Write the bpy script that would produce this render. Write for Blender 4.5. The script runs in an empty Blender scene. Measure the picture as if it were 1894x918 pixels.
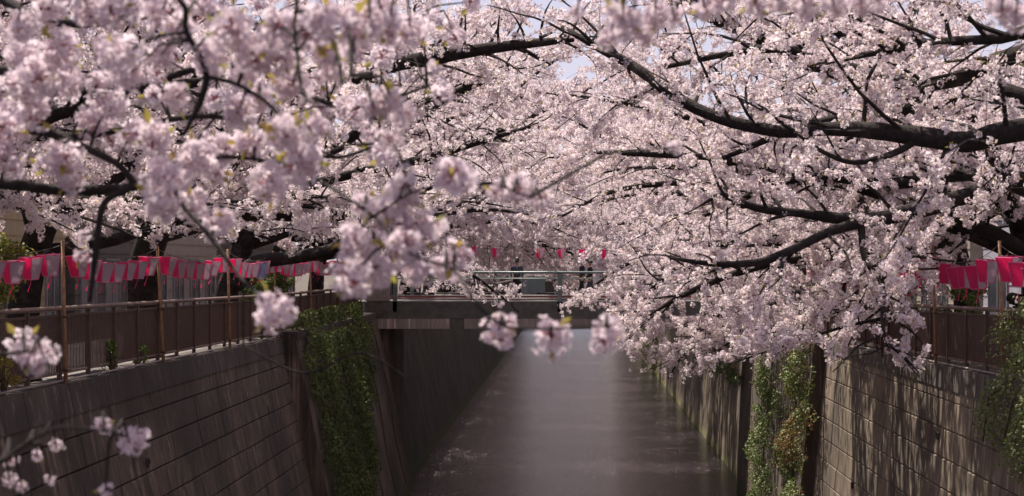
import bpy, bmesh, math, random
import numpy as np
from mathutils import Vector, Matrix
R = math.radians
rng = random.Random(7)

# ------------------------------------------------------------------ camera
F = 2900.0            # focal length in pixels of the 1894 px wide photograph
E = 8.47              # eye height over the water
CX, CY = 1055.0, 493.0
sc = bpy.context.scene
COL = sc.collection
cam = bpy.data.objects.new('camera', bpy.data.cameras.new('camera'))
COL.objects.link(cam); sc.camera = cam
cam.location = (0, 0, E); cam.rotation_euler = (R(90), 0, 0)
cam.data.sensor_width = 36; cam.data.lens = F/1894*36
cam.data.shift_x = -(CX-947)/1894; cam.data.shift_y = (CY-459)/1894
cam.data.clip_start = 0.1; cam.data.clip_end = 3000
cam.data.dof.use_dof = True; cam.data.dof.focus_distance = 38; cam.data.dof.aperture_fstop = 4.4

# ------------------------------------------------------------------ light
SUN = Vector((-0.27, 0.40, 0.87)).normalized()     # towards the sun
w = bpy.data.worlds.new('World'); sc.world = w; w.use_nodes = True
nt = w.node_tree; nt.nodes.clear()
sky = nt.nodes.new('ShaderNodeTexSky'); sky.sky_type = 'NISHITA'; sky.sun_disc = False
sky.sun_elevation = math.asin(SUN.z); sky.sun_rotation = math.atan2(SUN.x, SUN.y)
sky.air_density = 1.0; sky.dust_density = 1.2; sky.ozone_density = 1.5
bg = nt.nodes.new('ShaderNodeBackground'); bg.inputs[1].default_value = 0.085
wo = nt.nodes.new('ShaderNodeOutputWorld')
sky_tint = nt.nodes.new('ShaderNodeMix'); sky_tint.data_type = 'RGBA'          # flat lilac-white mixed into the sky, added to pale it and tint the fill
sky_tint.inputs[0].default_value = .7; sky_tint.inputs[7].default_value = (4.9, 4.2, 5.1, 1)
nt.links.new(sky.outputs[0], sky_tint.inputs[6]); nt.links.new(sky_tint.outputs[2], bg.inputs[0]); nt.links.new(bg.outputs[0], wo.inputs[0])
sl = bpy.data.lights.new('sun', 'SUN'); sl.energy = 5.0; sl.angle = R(0.5); sl.color = (1, .91, .80)
so = bpy.data.objects.new('sun', sl); COL.objects.link(so)
so.rotation_euler = SUN.to_track_quat('Z', 'Y').to_euler()
sc.view_settings.view_transform = 'Standard'; sc.view_settings.look = 'None'
sc.view_settings.exposure = 0.86; sc.view_settings.gamma = 1
sc.cycles.max_bounces = 8; sc.cycles.transparent_max_bounces = 8
sc.cycles.diffuse_bounces = 4; sc.cycles.transmission_bounces = 5

def PX(px, py, d):                     # where a ray of the photo stands at depth d
    k = F/d
    return Vector(((px-CX)/k, d, E-(py-CY)/k))

# ------------------------------------------------------------------ materials
def new_mat(name):
    m = bpy.data.materials.new(name); m.use_nodes = True
    n = m.node_tree.nodes; l = m.node_tree.links
    return m, n, l, n['Principled BSDF']

def mix_rgb(n, l, fac, a, b):
    x = n.new('ShaderNodeMix'); x.data_type = 'RGBA'
    if hasattr(fac, 'links') or hasattr(fac, 'is_linked'): l.new(fac, x.inputs[0])
    else: x.inputs[0].default_value = fac
    for s, v in ((6, a), (7, b)):
        if isinstance(v, tuple): x.inputs[s].default_value = (*v[:3], 1)
        else: l.new(v, x.inputs[s])
    return x.outputs[2]

def noise(n, l, scale, detail=4, stretch=(1, 1, 1), rough=.55, co='Object'):
    tc = n.new('ShaderNodeTexCoord'); mp = n.new('ShaderNodeMapping')
    mp.inputs['Scale'].default_value = stretch
    src = tc.outputs[co]
    if co == 'World':
        pass
    l.new(src, mp.inputs[0])
    t = n.new('ShaderNodeTexNoise'); t.inputs['Scale'].default_value = scale
    t.inputs['Detail'].default_value = detail; t.inputs['Roughness'].default_value = rough
    l.new(mp.outputs[0], t.inputs[0])
    return t.outputs[0]

def wnoise(n, l, scale, detail=4, stretch=(1, 1, 1), rough=.55):     # world position
    g = n.new('ShaderNodeNewGeometry'); mp = n.new('ShaderNodeMapping')
    mp.inputs['Scale'].default_value = stretch; l.new(g.outputs['Position'], mp.inputs[0])
    t = n.new('ShaderNodeTexNoise'); t.inputs['Scale'].default_value = scale
    t.inputs['Detail'].default_value = detail; t.inputs['Roughness'].default_value = rough
    l.new(mp.outputs[0], t.inputs[0])
    return t.outputs[0]

def ramp(n, l, fac, stops):
    r = n.new('ShaderNodeValToRGB'); l.new(fac, r.inputs[0])
    e = r.color_ramp.elements
    while len(e) < len(stops): e.new(.5)
    for x, (p, c) in zip(e, stops):
        x.position = p; x.color = (*c, 1) if len(c) == 3 else c
    return r.outputs[0]

def bump(n, l, h, strength, dist, bs):
    b = n.new('ShaderNodeBump'); b.inputs['Strength'].default_value = strength
    b.inputs['Distance'].default_value = dist
    l.new(h, b.inputs['Height']); l.new(b.outputs[0], bs.inputs['Normal'])

def simple(name, col, rough=.7, var=.25, scale=6, metal=0, bmp=.0):
    m, n, l, b = new_mat(name)
    f = noise(n, l, scale)
    c = ramp(n, l, f, [(.3, tuple(x*(1-var) for x in col)), (.7, tuple(min(1, x*(1+var)) for x in col))])
    l.new(c, b.inputs['Base Color']); b.inputs['Roughness'].default_value = rough
    b.inputs['Metallic'].default_value = metal
    if bmp: bump(n, l, f, bmp, .02, b)
    return m

def petal_mat(name, c1, c2, tr=.5):
    m, n, l, b = new_mat(name)
    n.remove(b); out = n['Material Output']
    oi = n.new('ShaderNodeObjectInfo')
    col = mix_rgb(n, l, oi.outputs['Random'], c1, c2)
    nz = wnoise(n, l, 30, 1)
    col2 = mix_rgb(n, l, nz, col, tuple((a+b)/2*.93 for a, b in zip(c1, c2)))
    d = n.new('ShaderNodeBsdfDiffuse'); t = n.new('ShaderNodeBsdfTranslucent')
    mx = n.new('ShaderNodeMixShader'); mx.inputs[0].default_value = tr
    l.new(col2, d.inputs[0]); l.new(col2, t.inputs[0])
    l.new(d.outputs[0], mx.inputs[1]); l.new(t.outputs[0], mx.inputs[2]); l.new(mx.outputs[0], out.inputs[0])
    return m

def leaf_mat(name, c1, c2, tr=.35, gloss=.12):
    m, n, l, b = new_mat(name)
    n.remove(b); out = n['Material Output']
    f = wnoise(n, l, 9, 3)
    f = ramp(n, l, f, [(.35, (0, 0, 0)), (.65, (1, 1, 1))])
    col = mix_rgb(n, l, f, c1, c2)
    d = n.new('ShaderNodeBsdfDiffuse'); t = n.new('ShaderNodeBsdfTranslucent')
    g = n.new('ShaderNodeBsdfGlossy'); g.inputs['Roughness'].default_value = .55; g.inputs[0].default_value = (.6, .6, .5, 1)
    mx = n.new('ShaderNodeMixShader'); mx.inputs[0].default_value = tr
    l.new(col, d.inputs[0]); l.new(col, t.inputs[0])
    l.new(d.outputs[0], mx.inputs[1]); l.new(t.outputs[0], mx.inputs[2])
    m2 = n.new('ShaderNodeMixShader'); m2.inputs[0].default_value = gloss
    l.new(mx.outputs[0], m2.inputs[1]); l.new(g.outputs[0], m2.inputs[2]); l.new(m2.outputs[0], out.inputs[0])
    return m

def concrete(name, base, dark, moss=(.05, .06, .02), mossy=.2, streak=1.0):
    m, n, l, b = new_mat(name)
    s1 = wnoise(n, l, 2.6, 5, (1, 1, .10), .65)        # long run marks down the face
    s2 = wnoise(n, l, 11, 4, (1, 1, .035), .72)  # fine pale streaks: stains, plus dappled sun painted into the right wall
    f1 = ramp(n, l, s1, [(.38, (0, 0, 0)), (.62, (1, 1, 1))])
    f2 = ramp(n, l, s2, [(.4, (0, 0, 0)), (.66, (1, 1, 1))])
    c = mix_rgb(n, l, f1, base, dark)
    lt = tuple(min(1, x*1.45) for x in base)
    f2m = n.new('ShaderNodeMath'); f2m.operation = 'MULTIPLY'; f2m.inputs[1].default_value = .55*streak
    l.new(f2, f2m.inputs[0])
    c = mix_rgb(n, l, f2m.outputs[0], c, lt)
    g = wnoise(n, l, 0.7, 4, (1, 1, .5))
    fg = ramp(n, l, g, [(.5, (0, 0, 0)), (.72, (mossy,)*3)])
    c = mix_rgb(n, l, fg, c, moss)
    sp = n.new('ShaderNodeNewGeometry'); sx = n.new('ShaderNodeSeparateXYZ'); l.new(sp.outputs['Position'], sx.inputs[0])
    mr = n.new('ShaderNodeMapRange'); mr.inputs[1].default_value = 2.5; mr.inputs[2].default_value = 6.3; l.new(sx.outputs[2], mr.inputs[0])
    dr = ramp(n, l, wnoise(n, l, 5.5, 4, (1, 1, .03), .75), [(.56, (0, 0, 0)), (.62, (1, 1, 1))])
    dm = n.new('ShaderNodeMath'); dm.operation = 'MULTIPLY'; l.new(mr.outputs[0], dm.inputs[0]); l.new(dr, dm.inputs[1])
    c = mix_rgb(n, l, dm.outputs[0], c, tuple(min(1, x*2.3) for x in base))          # lime runs below the coping
    blot = ramp(n, l, wnoise(n, l, .45, 5, (1, 1, .8), .6), [(.44, (0, 0, 0)), (.60, (.75,)*3)])
    c = mix_rgb(n, l, blot, c, tuple(x*.8 for x in dark))
    wl_ = n.new('ShaderNodeMapRange'); wl_.inputs[1].default_value = .55; wl_.inputs[2].default_value = .15; l.new(sx.outputs[2], wl_.inputs[0])
    c = mix_rgb(n, l, wl_.outputs[0], c, tuple(x*1.2 for x in moss))                 # weed line at the water
    fine = wnoise(n, l, 40, 3)
    c = mix_rgb(n, l, ramp(n, l, fine, [(.3, (0, 0, 0)), (.8, (.35,)*3)]), c, dark)
    l.new(c, b.inputs['Base Color']); b.inputs['Roughness'].default_value = .85
    bump(n, l, fine, .35, .02, b)
    return m

M = {}
M['petal'] = petal_mat('petal', (.88, .79, .80), (.80, .69, .71), .5)
M['petal_far'] = petal_mat('petal_far', (.84, .75, .76), (.77, .66, .68), .48)
M['petal_near'] = petal_mat('petal_near', (.80, .70, .745), (.73, .61, .675), .5)
M['calyx'] = simple('calyx', (.32, .10, .12), .7)
M['stamen'] = simple('stamen', (.55, .40, .18), .7)
M['young_leaf'] = leaf_mat('young_leaf', (.34, .32, .06), (.30, .20, .06), .5, .05)
M['green_leaf'] = leaf_mat('green_leaf', (.16, .22, .03), (.07, .12, .02), .45, .08)
M['ivy_dark'] = leaf_mat('ivy_dark', (.045, .075, .018), (.10, .12, .025), .25, .07)
M['ivy_olive'] = leaf_mat('ivy_olive', (.10, .16, .03), (.13, .14, .03), .35, .1)
M['ivy_rust'] = leaf_mat('ivy_rust', (.12, .12, .03), (.30, .12, .04), .35, .08)
M['ivy_gloss'] = leaf_mat('ivy_gloss', (.20, .22, .07), (.10, .13, .03), .4, .12)
def bark_mat():
    m, n, l, b = new_mat('bark')
    f = noise(n, l, 14, 6, (1, 1, 1), .7)
    c = ramp(n, l, f, [(.3, (.010, .008, .008)), (.62, (.032, .024, .022)), (.8, (.075, .062, .055))])
    lich = wnoise(n, l, 3.5, 4)
    c = mix_rgb(n, l, ramp(n, l, lich, [(.55, (0, 0, 0)), (.72, (.6,)*3)]), c, (.085, .072, .060))
    l.new(c, b.inputs['Base Color']); b.inputs['Roughness'].default_value = .9
    b.inputs['Specular IOR Level'].default_value = .2
    bump(n, l, f, .9, .03, b)
    return m
M['bark'] = bark_mat()
M['vine_stem'] = simple('vine_stem', (.09, .06, .04), .9)
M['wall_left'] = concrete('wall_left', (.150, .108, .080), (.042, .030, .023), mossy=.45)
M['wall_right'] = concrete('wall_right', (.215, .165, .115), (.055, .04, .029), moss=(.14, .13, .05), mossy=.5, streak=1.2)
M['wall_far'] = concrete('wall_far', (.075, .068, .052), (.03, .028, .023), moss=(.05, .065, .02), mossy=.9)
M['joint'] = simple('joint', (.06, .047, .038), .95)
M['coping'] = concrete('coping', (.10, .078, .064), (.04, .03, .026), mossy=.3, streak=.6)
M['fence'] = simple('fence', (.070, .034, .024), .5, .3)
M['rail'] = simple('rail', (.17, .115, .095), .42, .35, 9)
M['pipe'] = simple('pipe', (.26, .22, .20), .5, .3)
M['pole'] = simple('pole', (.32, .17, .085), .6, .35, 12)
M['rope'] = simple('rope', (.10, .08, .07), .9)
M['bridge'] = simple('bridge', (.12, .115, .10), .6, .3, 3)
M['bridge_beam'] = concrete('bridge_beam', (.42, .35, .31), (.28, .24, .21), mossy=.3, streak=.3)
M['bridge_rail'] = simple('bridge_rail', (.19, .24, .22), .38, .2, 6)
M['bridge_pale'] = simple('bridge_pale', (.36, .33, .32), .5, .15)
M['bridge_red'] = simple('bridge_red', (.25, .07, .06), .7, .2)
M['stone'] = simple('stone', (.30, .26, .24), .8, .15)
M['bark_cut'] = simple('bark_cut', (.16, .11, .07), .8, .3, 20)

def paper(name, col, tr=.45):
    m, n, l, b = new_mat(name)
    n.remove(b); out = n['Material Output']
    f = noise(n, l, 18, 2)
    c = mix_rgb(n, l, f, col, tuple(x*.82 for x in col))
    d = n.new('ShaderNodeBsdfDiffuse'); t = n.new('ShaderNodeBsdfTranslucent')
    mx = n.new('ShaderNodeMixShader'); mx.inputs[0].default_value = tr
    l.new(c, d.inputs[0]); l.new(c, t.inputs[0])
    l.new(d.outputs[0], mx.inputs[1]); l.new(t.outputs[0], mx.inputs[2]); l.new(mx.outputs[0], out.inputs[0])
    return m
M['paper_pink'] = paper('paper_pink', (1.0, .10, .34), .6)
M['paper_white'] = paper('paper_white', (.62, .50, .56), .4)
M['trim_pink'] = paper('trim_pink', (.90, .22, .40), .3)

def water_mat():
    m, n, l, b = new_mat('water')
    b.inputs['Base Color'].default_value = (.020, .015, .019, 1)
    b.inputs['Roughness'].default_value = .12
    b.inputs['IOR'].default_value = 1.75
    a = wnoise(n, l, 1.6, 5, (.55, 1.3, 1), .6)
    a2 = wnoise(n, l, 9.0, 4, (.5, 1.6, 1), .65)
    ad = n.new('ShaderNodeMath'); ad.operation = 'MULTIPLY_ADD'; ad.inputs[1].default_value = .45
    l.new(a2, ad.inputs[0]); l.new(a, ad.inputs[2])
    bump(n, l, ad.outputs[0], .45, .10, b)
    return m
M['water'] = water_mat()

def pavement():
    m, n, l, b = new_mat('pavement')
    f = wnoise(n, l, .6, 5); p = wnoise(n, l, 22, 2)
    c = ramp(n, l, f, [(.35, (.07, .06, .055)), (.65, (.13, .11, .10))])
    c = mix_rgb(n, l, ramp(n, l, p, [(.60, (0, 0, 0)), (.66, (.7,)*3)]), c, (.55, .46, .48))   # fallen petals
    l.new(c, b.inputs['Base Color']); b.inputs['Roughness'].default_value = .85
    return m
M['pavement'] = pavement()
M['soil'] = simple('soil', (.07, .055, .04), .95, .4, 2)
M['asphalt'] = simple('asphalt', (.06, .057, .057), .85, .2, 3)

# ------------------------------------------------------------------ object helpers
def tag(o, label=None, cat=None, group=None, kind=None):
    if label: o['label'] = label
    if cat: o['category'] = cat
    if group: o['group'] = group
    if kind: o['kind'] = kind
    return o
def empty(name, loc, rz=0, **k):
    o = bpy.data.objects.new(name, None); COL.objects.link(o)
    o.location = loc; o.rotation_euler = (0, 0, rz); o.empty_display_size = .2
    return tag(o, **k)
def link(name, me, parent=None, loc=(0, 0, 0), rot=(0, 0, 0), scale=(1, 1, 1), **k):
    o = bpy.data.objects.new(name, me); COL.objects.link(o)
    o.location = loc; o.rotation_euler = rot; o.scale = scale
    if parent: o.parent = parent
    return tag(o, **k)
def copy_tree(o, parent=None):
    c = o.copy(); COL.objects.link(c); c.parent = parent
    for ch in list(o.children): copy_tree(ch, c)
    return c

class MB:
    """collects shapes; build() links them as one mesh"""
    def __init__(s): s.v = []; s.f = []; s.mi = []; s.smooth = []
    def add(s, vs, fs, mi=0, smooth=False):
        o = len(s.v); s.v += [tuple(v) for v in vs]
        s.f += [tuple(i+o for i in f) for f in fs]; s.mi += [mi]*len(fs); s.smooth += [smooth]*len(fs)
    def box(s, x0, x1, y0, y1, z0, z1, mi=0):
        vs = [(x, y, z) for x in (x0, x1) for y in (y0, y1) for z in (z0, z1)]
        s.add(vs, [(0, 1, 3, 2), (4, 6, 7, 5), (0, 4, 5, 1), (2, 3, 7, 6), (0, 2, 6, 4), (1, 5, 7, 3)], mi)
    def hexa(s, p, mi=0):   # 8 points: bottom 4 (ccw), top 4
        s.add(p, [(3, 2, 1, 0), (4, 5, 6, 7), (0, 1, 5, 4), (1, 2, 6, 5), (2, 3, 7, 6), (3, 0, 4, 7)], mi)
    def tube(s, pts, rad, n=6, mi=0, cap=True, jitter=0, rg=None):
        pts = [Vector(p) for p in pts]
        if not hasattr(rad, '__len__'): rad = [rad]*len(pts)
        vs = []; up = Vector((0, 0, 1))
        t0 = (pts[1]-pts[0]).normalized()
        if abs(t0.z) > .9: up = Vector((1, 0, 0))
        a = t0.cross(up).normalized()
        for i, p in enumerate(pts):
            t = (pts[min(i+1, len(pts)-1)]-pts[max(i-1, 0)])
            if t.length < 1e-9: t = t0
            t = t.normalized()
            a = (a-t*a.dot(t))
            a = a.normalized() if a.length > 1e-6 else t.orthogonal().normalized()
            b = t.cross(a)
            for j in range(n):
                an = 2*math.pi*j/n; r = rad[i]
                if jitter: r *= 1+rg.uniform(-jitter, jitter)
                vs.append(p+(a*math.cos(an)+b*math.sin(an))*r)
        fs = []
        for i in range(len(pts)-1):
            for j in range(n):
                k = (j+1) % n
                fs.append((i*n+j, i*n+k, (i+1)*n+k, (i+1)*n+j))
        if cap:
            fs.append(tuple(range(n))[::-1]); fs.append(tuple(range((len(pts)-1)*n, len(pts)*n)))
        s.add(vs, fs, mi, n > 4)
    def mesh(s, name, mats):
        me = bpy.data.meshes.new(name); me.from_pydata(s.v, [], s.f)
        for m in (mats if isinstance(mats, (list, tuple)) else [mats]): me.materials.append(m)
        me.polygons.foreach_set('material_index', s.mi); me.polygons.foreach_set('use_smooth', s.smooth)
        me.update(); return me
    def build(s, name, mats, parent=None, **k):
        return link(name, s.mesh(name, mats), parent, **k)

def bezier_pts(ctrl, n):      # Catmull-Rom through (Vector, radius) pairs
    P = [c[0] for c in ctrl]; W = [c[1] for c in ctrl]
    P = [P[0]*2-P[1]]+P+[P[-1]*2-P[-2]]; W = [W[0]]+W+[W[-1]]
    out = []
    for i in range(1, len(P)-2):
        for j in range(n):
            t = j/n
            a, b, c, d = P[i-1], P[i], P[i+1], P[i+2]
            p = (b*2+(c-a)*t+(a*2-b*5+c*4-d)*t*t+(b*3-a-c*3+d)*t**3)*.5
            out.append((p, W[i]*(1-t)+W[i+1]*t))
    out.append((P[-2], W[-2]))
    return out

# ------------------------------------------------------------------ setting: canal, ground
ZL, ZR = 6.50, 6.30                    # walkway levels on the two banks
Y0, YA_L, YA_R, YB = 6.0, 41.7, 44.3, 59.4
YEND = 330.0
def xl(z, off=0): return -(6.35+.205*z)+off      # left wall face
def xr(z, off=0): return 6.65+.095*z-off
def ztop(side, y):
    if side < 0: return 6.57+max(0, (41.7-y))*.0065
    return 6.34+max(0, (44.3-y))*.014

g = MB(); g.box(-8.4, 8.4, -30, YEND, -.9, -.5); g.build('canal_bed', M['soil'], kind='structure')
g = MB(); g.add([(-8, -30, 0), (8, -30, 0), (8, YEND, 0), (-8, YEND, 0)], [(0, 1, 2, 3)])
g.build('water', M['water'], kind='structure')
g = MB()
for x0, x1, z in ((-600, -8.35, ZL-.02), (7.95, 600, ZR-.02)): g.box(x0, x1, -60, YEND+.1, -1, z)
g.box(-600, 600, YEND, 1200, -1, 6.3)
g.build('ground', M['soil'], kind='structure')
g = MB(); g.box(-8.34, -8.16, -60, YEND, 5.9, ZL+.02); g.box(-13.2, -8.34, -60, YEND, ZL-.1, ZL); g.build('left_pavement', M['pavement'], kind='structure')
g = MB(); g.box(7.96, 13.2, -60, YEND, ZR-.1, ZR); g.build('right_pavement', M['pavement'], kind='structure')
g = MB(); g.box(-15.6, -13.2, -60, YEND, ZL-.15, ZL-.11); g.build('left_road', M['asphalt'], kind='structure')
g = MB(); g.box(13.2, 15.6, -60, YEND, ZR-.15, ZR-.11); g.build('right_road', M['asphalt'], kind='structure')

# petals drifting on the water (nobody could count them)
g = MB(); r2 = random.Random(3)
for i in range(6000):
    y = 52+(r2.random()**1.7)*110; band = math.sin(y*.9)+math.sin(y*.37+1)
    x = r2.uniform(-6.3, 6.5)
    if r2.random() > .35+.35*band: continue
    if r2.random() < .3: x = -6.2+abs(r2.gauss(0, 1.6))
    s = r2.uniform(.016, .045) if i % 7 else r2.uniform(.035, .055); a = r2.random()*6.28
    c, d = math.cos(a)*s, math.sin(a)*s
    g.add([(x-c, y-d, .006), (x+d*.6, y-c*.6, .007), (x+c, y+d, .011), (x-d*.6, y+c*.6, .006)], [(0, 1, 2, 3)])
g.build('floating_petals', M['petal'], kind='stuff', label='pale petals drifting in loose bands on the brown canal water', cat='petals')

# embankment walls -------------------------------------------------
def wall_core(name_parent, side, ya, yb, off, mat, name='wall_face', top=None):
    f = xl if side < 0 else xr
    sg = -1 if side < 0 else 1
    g = MB(); n = max(1, int((yb-ya)/6))
    for i in range(n):
        a = ya+(yb-ya)*i/n; b = ya+(yb-ya)*(i+1)/n
        za = top if top else ztop(side, a); zb = top if top else ztop(side, b)
        back = sg*8.3
        p = [(f(-.6, off*1), a, -.6), (back, a, -.6), (back, b, -.6), (f(-.6, off), b, -.6),
             (f(za, off), a, za), (back, a, za), (back, b, zb), (f(zb, off), b, zb)]
        if side > 0:
            back = 8.3
        g.hexa(p if side > 0 else [p[i] for i in (1, 0, 3, 2, 5, 4, 7, 6)])
    return g.build(name, mat, name_parent)

bev = MB()      # unit block: x = depth, y = length, z = height, shallow bevel on the face
def unit_block(mat):
    g = MB()
    o = .5; i_y = .488; i_z = .46
    vs = [(0, -o, -o), (0, o, -o), (0, o, o), (0, -o, o), (.8, -o, -o), (.8, o, -o), (.8, o, o), (.8, -o, o),
          (1, -i_y, -i_z), (1, i_y, -i_z), (1, i_y, i_z), (1, -i_y, i_z)]
    fs = [(4, 5, 9, 8), (5, 6, 10, 9), (6, 7, 11, 10), (7, 4, 8, 11), (8, 9, 10, 11), (0, 1, 5, 4), (1, 2, 6, 5), (2, 3, 7, 6), (3, 0, 4, 7)]
    g.add(vs, fs); return g.mesh('block', mat)

def block_wall(side, ya, yb, rowh, blen, mat, mname, label):
    root = empty('embankment_wall', (xl(0) if side < 0 else xr(0), (ya+yb)/2, 0), label=label, cat='wall')
    rx, ry, rz_ = root.location
    f = xl if side < 0 else xr
    ub = unit_block(mat)
    core = wall_core(None, side, ya, yb, -.09, M['joint'], 'wall_core')
    core.parent = root; core.location = (-rx, -ry, 0)
    tilt = math.atan(.205 if side < 0 else .095)
    r = random.Random(11+side)
    row = 0; z = -.15
    while z < 6.2:
        y = ya + (0 if row % 2 else -blen*.5)
        topz = ztop(side, (ya+yb)/2)-.5
        h = rowh
        if z+h > topz-.1: h = topz-z
        while y < yb:
            L = blen*r.uniform(.85, 1.15)
            a = max(y, ya); b = min(y+L, yb)
            if yb-b < .5: b = yb
            if b-a > .3:
                zc = z+h/2; off = r.uniform(-.006, .010)
                rot = (0, -tilt if side < 0 else math.pi+tilt, 0)
                if side < 0: loc = (f(zc)+off-.12*math.cos(tilt), (a+b)/2, zc)
                else: loc = (f(zc)-off+.12*math.cos(tilt), (a+b)/2, zc)
                link('block', ub, root, (loc[0]-rx, loc[1]-ry, loc[2]), rot, (.12, b-a-.005, h-.005))
            y += L
            if b == yb: break
        z += h; row += 1
        if z >= topz-.01: break
    # coping stones
    cl = 2.0; y = ya
    while y < yb-.01:
        b = min(y+cl, yb); g = MB()
        za, zb_ = ztop(side, y), ztop(side, b); sg = -1 if side < 0 else 1
        fa = lambda zz: f(zz, .035)
        a_, b_ = y+.008, b-.008
        za0 = topz+.005
        p = [(fa(za0), a_, za0), (sg*8.28, a_, za0), (sg*8.28, b_, za0), (fa(za0), b_, za0),
             (fa(za), a_, za), (sg*8.28, a_, za), (sg*8.28, b_, zb_), (fa(zb_), b_, zb_)]
        p = [(q[0]-rx, q[1]-ry, q[2]) for q in p]
        g.hexa(p if side > 0 else [p[i] for i in (1, 0, 3, 2, 5, 4, 7, 6)])
        g.build('coping_stone', M['coping'], root); y = b
    # weep holes
    for yy, zz in ((27.3, 5.05), (36.0, 2.5), (30.2, 3.4)) if side < 0 else ((30.4, 5.2), (38.5, 3.1)):
        g = MB(); n = 10; x0 = f(zz, .05); x1 = f(zz, -.1); rr = .085
        pts = []
        for (xx, r_) in ((x0, rr), (x0, rr*.75), (x1, rr*.75)):
            pts += [(xx-rx, yy-ry+math.cos(6.283*i/n)*r_, zz+math.sin(6.283*i/n)*r_) for i in range(n)]
        pts += [(x1-rx, yy-ry+math.cos(6.283*i/n)*rr, zz+math.sin(6.283*i/n)*rr) for i in range(n)]
        fs = []
        for k in range(3): fs += [(k*n+i, k*n+(i+1) % n, (k+1)*n+(i+1) % n, (k+1)*n+i) for i in range(n)]
        fs += [(3*n+i, 3*n+(i+1) % n, (i+1) % n, i) for i in range(n)]
        g.add(pts, fs); g.build('drain_pipe', M['joint'], root)
    return root
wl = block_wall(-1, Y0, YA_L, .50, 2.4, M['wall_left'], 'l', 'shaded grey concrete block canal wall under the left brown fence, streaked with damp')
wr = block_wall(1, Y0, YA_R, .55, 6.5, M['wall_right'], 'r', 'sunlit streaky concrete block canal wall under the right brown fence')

def plain_wall(side, ya, yb, off, mat, label, top=None, rib=None):
    root = empty('embankment_wall', (xl(0) if side < 0 else xr(0), (ya+yb)/2, 0), label=label, cat='wall')
    c = wall_core(None, side, ya, yb, off, mat, 'wall_face', top); c.parent = root
    c.location = (-root.location.x, -root.location.y, 0)
    f = xl if side < 0 else xr
    if rib:
        y = ya+rib*.5
        while y < yb:
            g = MB(); z1 = (top or ztop(side, y))-.25; sg = 1 if side < 0 else -1
            w_ = .13; t = .09
            p = [(f(-.5, off-.01), y-w_, -.5), (f(-.5, off+t), y-w_, -.5), (f(-.5, off+t), y+w_, -.5), (f(-.5, off-.01), y+w_, -.5),
                 (f(z1, off-.01), y-w_, z1), (f(z1, off+t), y-w_, z1), (f(z1, off+t), y+w_, z1), (f(z1, off-.01), y+w_, z1)]
            p = [(q[0]-root.location.x, q[1]-root.location.y, q[2]) for q in p]
            g.hexa(p if side < 0 else [p[i] for i in (1, 0, 3, 2, 5, 4, 7, 6)])
            g.build('buttress', mat, root); y += rib
    g = MB(); sg = -1 if side < 0 else 1
    zt = top or ztop(side, (ya+yb)/2)
    x0, x1 = sorted((f(zt, off+.04), sg*8.31))
    g.box(x0-root.location.x, x1-root.location.x, ya-root.location.y+.01, yb-root.location.y-.01, zt-.02, zt+.16)
    g.build('coping', M['coping'], root)
    return root
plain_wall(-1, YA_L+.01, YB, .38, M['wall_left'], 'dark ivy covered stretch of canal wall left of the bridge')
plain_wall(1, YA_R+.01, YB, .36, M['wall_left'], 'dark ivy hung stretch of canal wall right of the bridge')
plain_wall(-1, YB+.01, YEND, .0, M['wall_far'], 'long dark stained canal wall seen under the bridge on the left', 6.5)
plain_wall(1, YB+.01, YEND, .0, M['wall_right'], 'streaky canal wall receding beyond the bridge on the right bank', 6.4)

# ------------------------------------------------------------------ fences
def fence(side, label):
    sg = side
    topx = lambda y: (xl(ztop(-1, y)) - .10) if side < 0 else (xr(ztop(1, y)) + .10)
    ymid = 30
    root = empty('railing', (topx(ymid), ymid, ztop(side, ymid)), label=label, cat='railing')
    ox, oy, oz = root.location
    def L(x, y, z): return (x-ox, y-oy, z-oz)
    y_post = [25.40+1.42*i for i in range(-12, 23)] if side < 0 else [26.3+1.42*i for i in range(-13, 22)]
    yend = 57.8
    y_post = [y for y in y_post if 8 < y < yend]
    g = MB(); n = 24
    g.tube([L(topx(y), y, ztop(side, y)+1.14) for y in [8+(yend-8)*i/n for i in range(n+1)]], .038, 8)
    g.build('top_rail', M['rail'], root)
    g = MB()
    g.tube([L(topx(y)-sg*.055, y, ztop(side, y)+.035) for y in [8+(yend-8)*i/n for i in range(n+1)]], .022, 6)
    g.build('conduit', M['pipe'], root)
    for zz, nm in ((.15, 'bottom_rail'), (1.03, 'upper_rail')):
        g = MB(); ys = [8+(yend-8)*i/n for i in range(n+1)]
        for a, b in zip(ys[:-1], ys[1:]):
            za, zb = ztop(side, a)+zz, ztop(side, b)+zz; w_ = .02
            g.hexa([L(topx(a)-w_, a, za-w_), L(topx(a)+w_, a, za-w_), L(topx(b)+w_, b, zb-w_), L(topx(b)-w_, b, zb-w_),
                    L(topx(a)-w_, a, za+w_), L(topx(a)+w_, a, za+w_), L(topx(b)+w_, b, zb+w_), L(topx(b)-w_, b, zb+w_)])
        g.build(nm, M['rail'] if zz < .5 else M['fence'], root)
    for y in y_post:
        g = MB(); x = topx(y)-sg*.005; z = ztop(side, y)
        g.box(x-.03-ox, x+.03-ox, y-.035-oy, y+.035-oy, z-oz, z+1.11-oz)
        g.box(x-.055-ox, x+.055-ox, y-.06-oy, y+.06-oy, z-oz, z+.015-oz)
        g.build('post', M['fence'], root)
    ys = [8]+y_post+[yend]
    for a, b in zip(ys[:-1], ys[1:]):
        g = MB(); y = a+.06
        while y < b-.03:
            x = topx(y)+sg*.01; z = ztop(side, y)
            g.box(x-.005-ox, x+.005-ox, y-.019-oy, y+.019-oy, z+.16-oz, z+1.03-oz); y += .074
        if g.v: g.build('picket_panel', M['fence'], root, kind='stuff')
    return root
fence(-1, 'brown metal picket railing along the left bank on the shaded wall')
fence(1, 'brown metal picket railing along the right bank on the sunlit wall')

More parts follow.
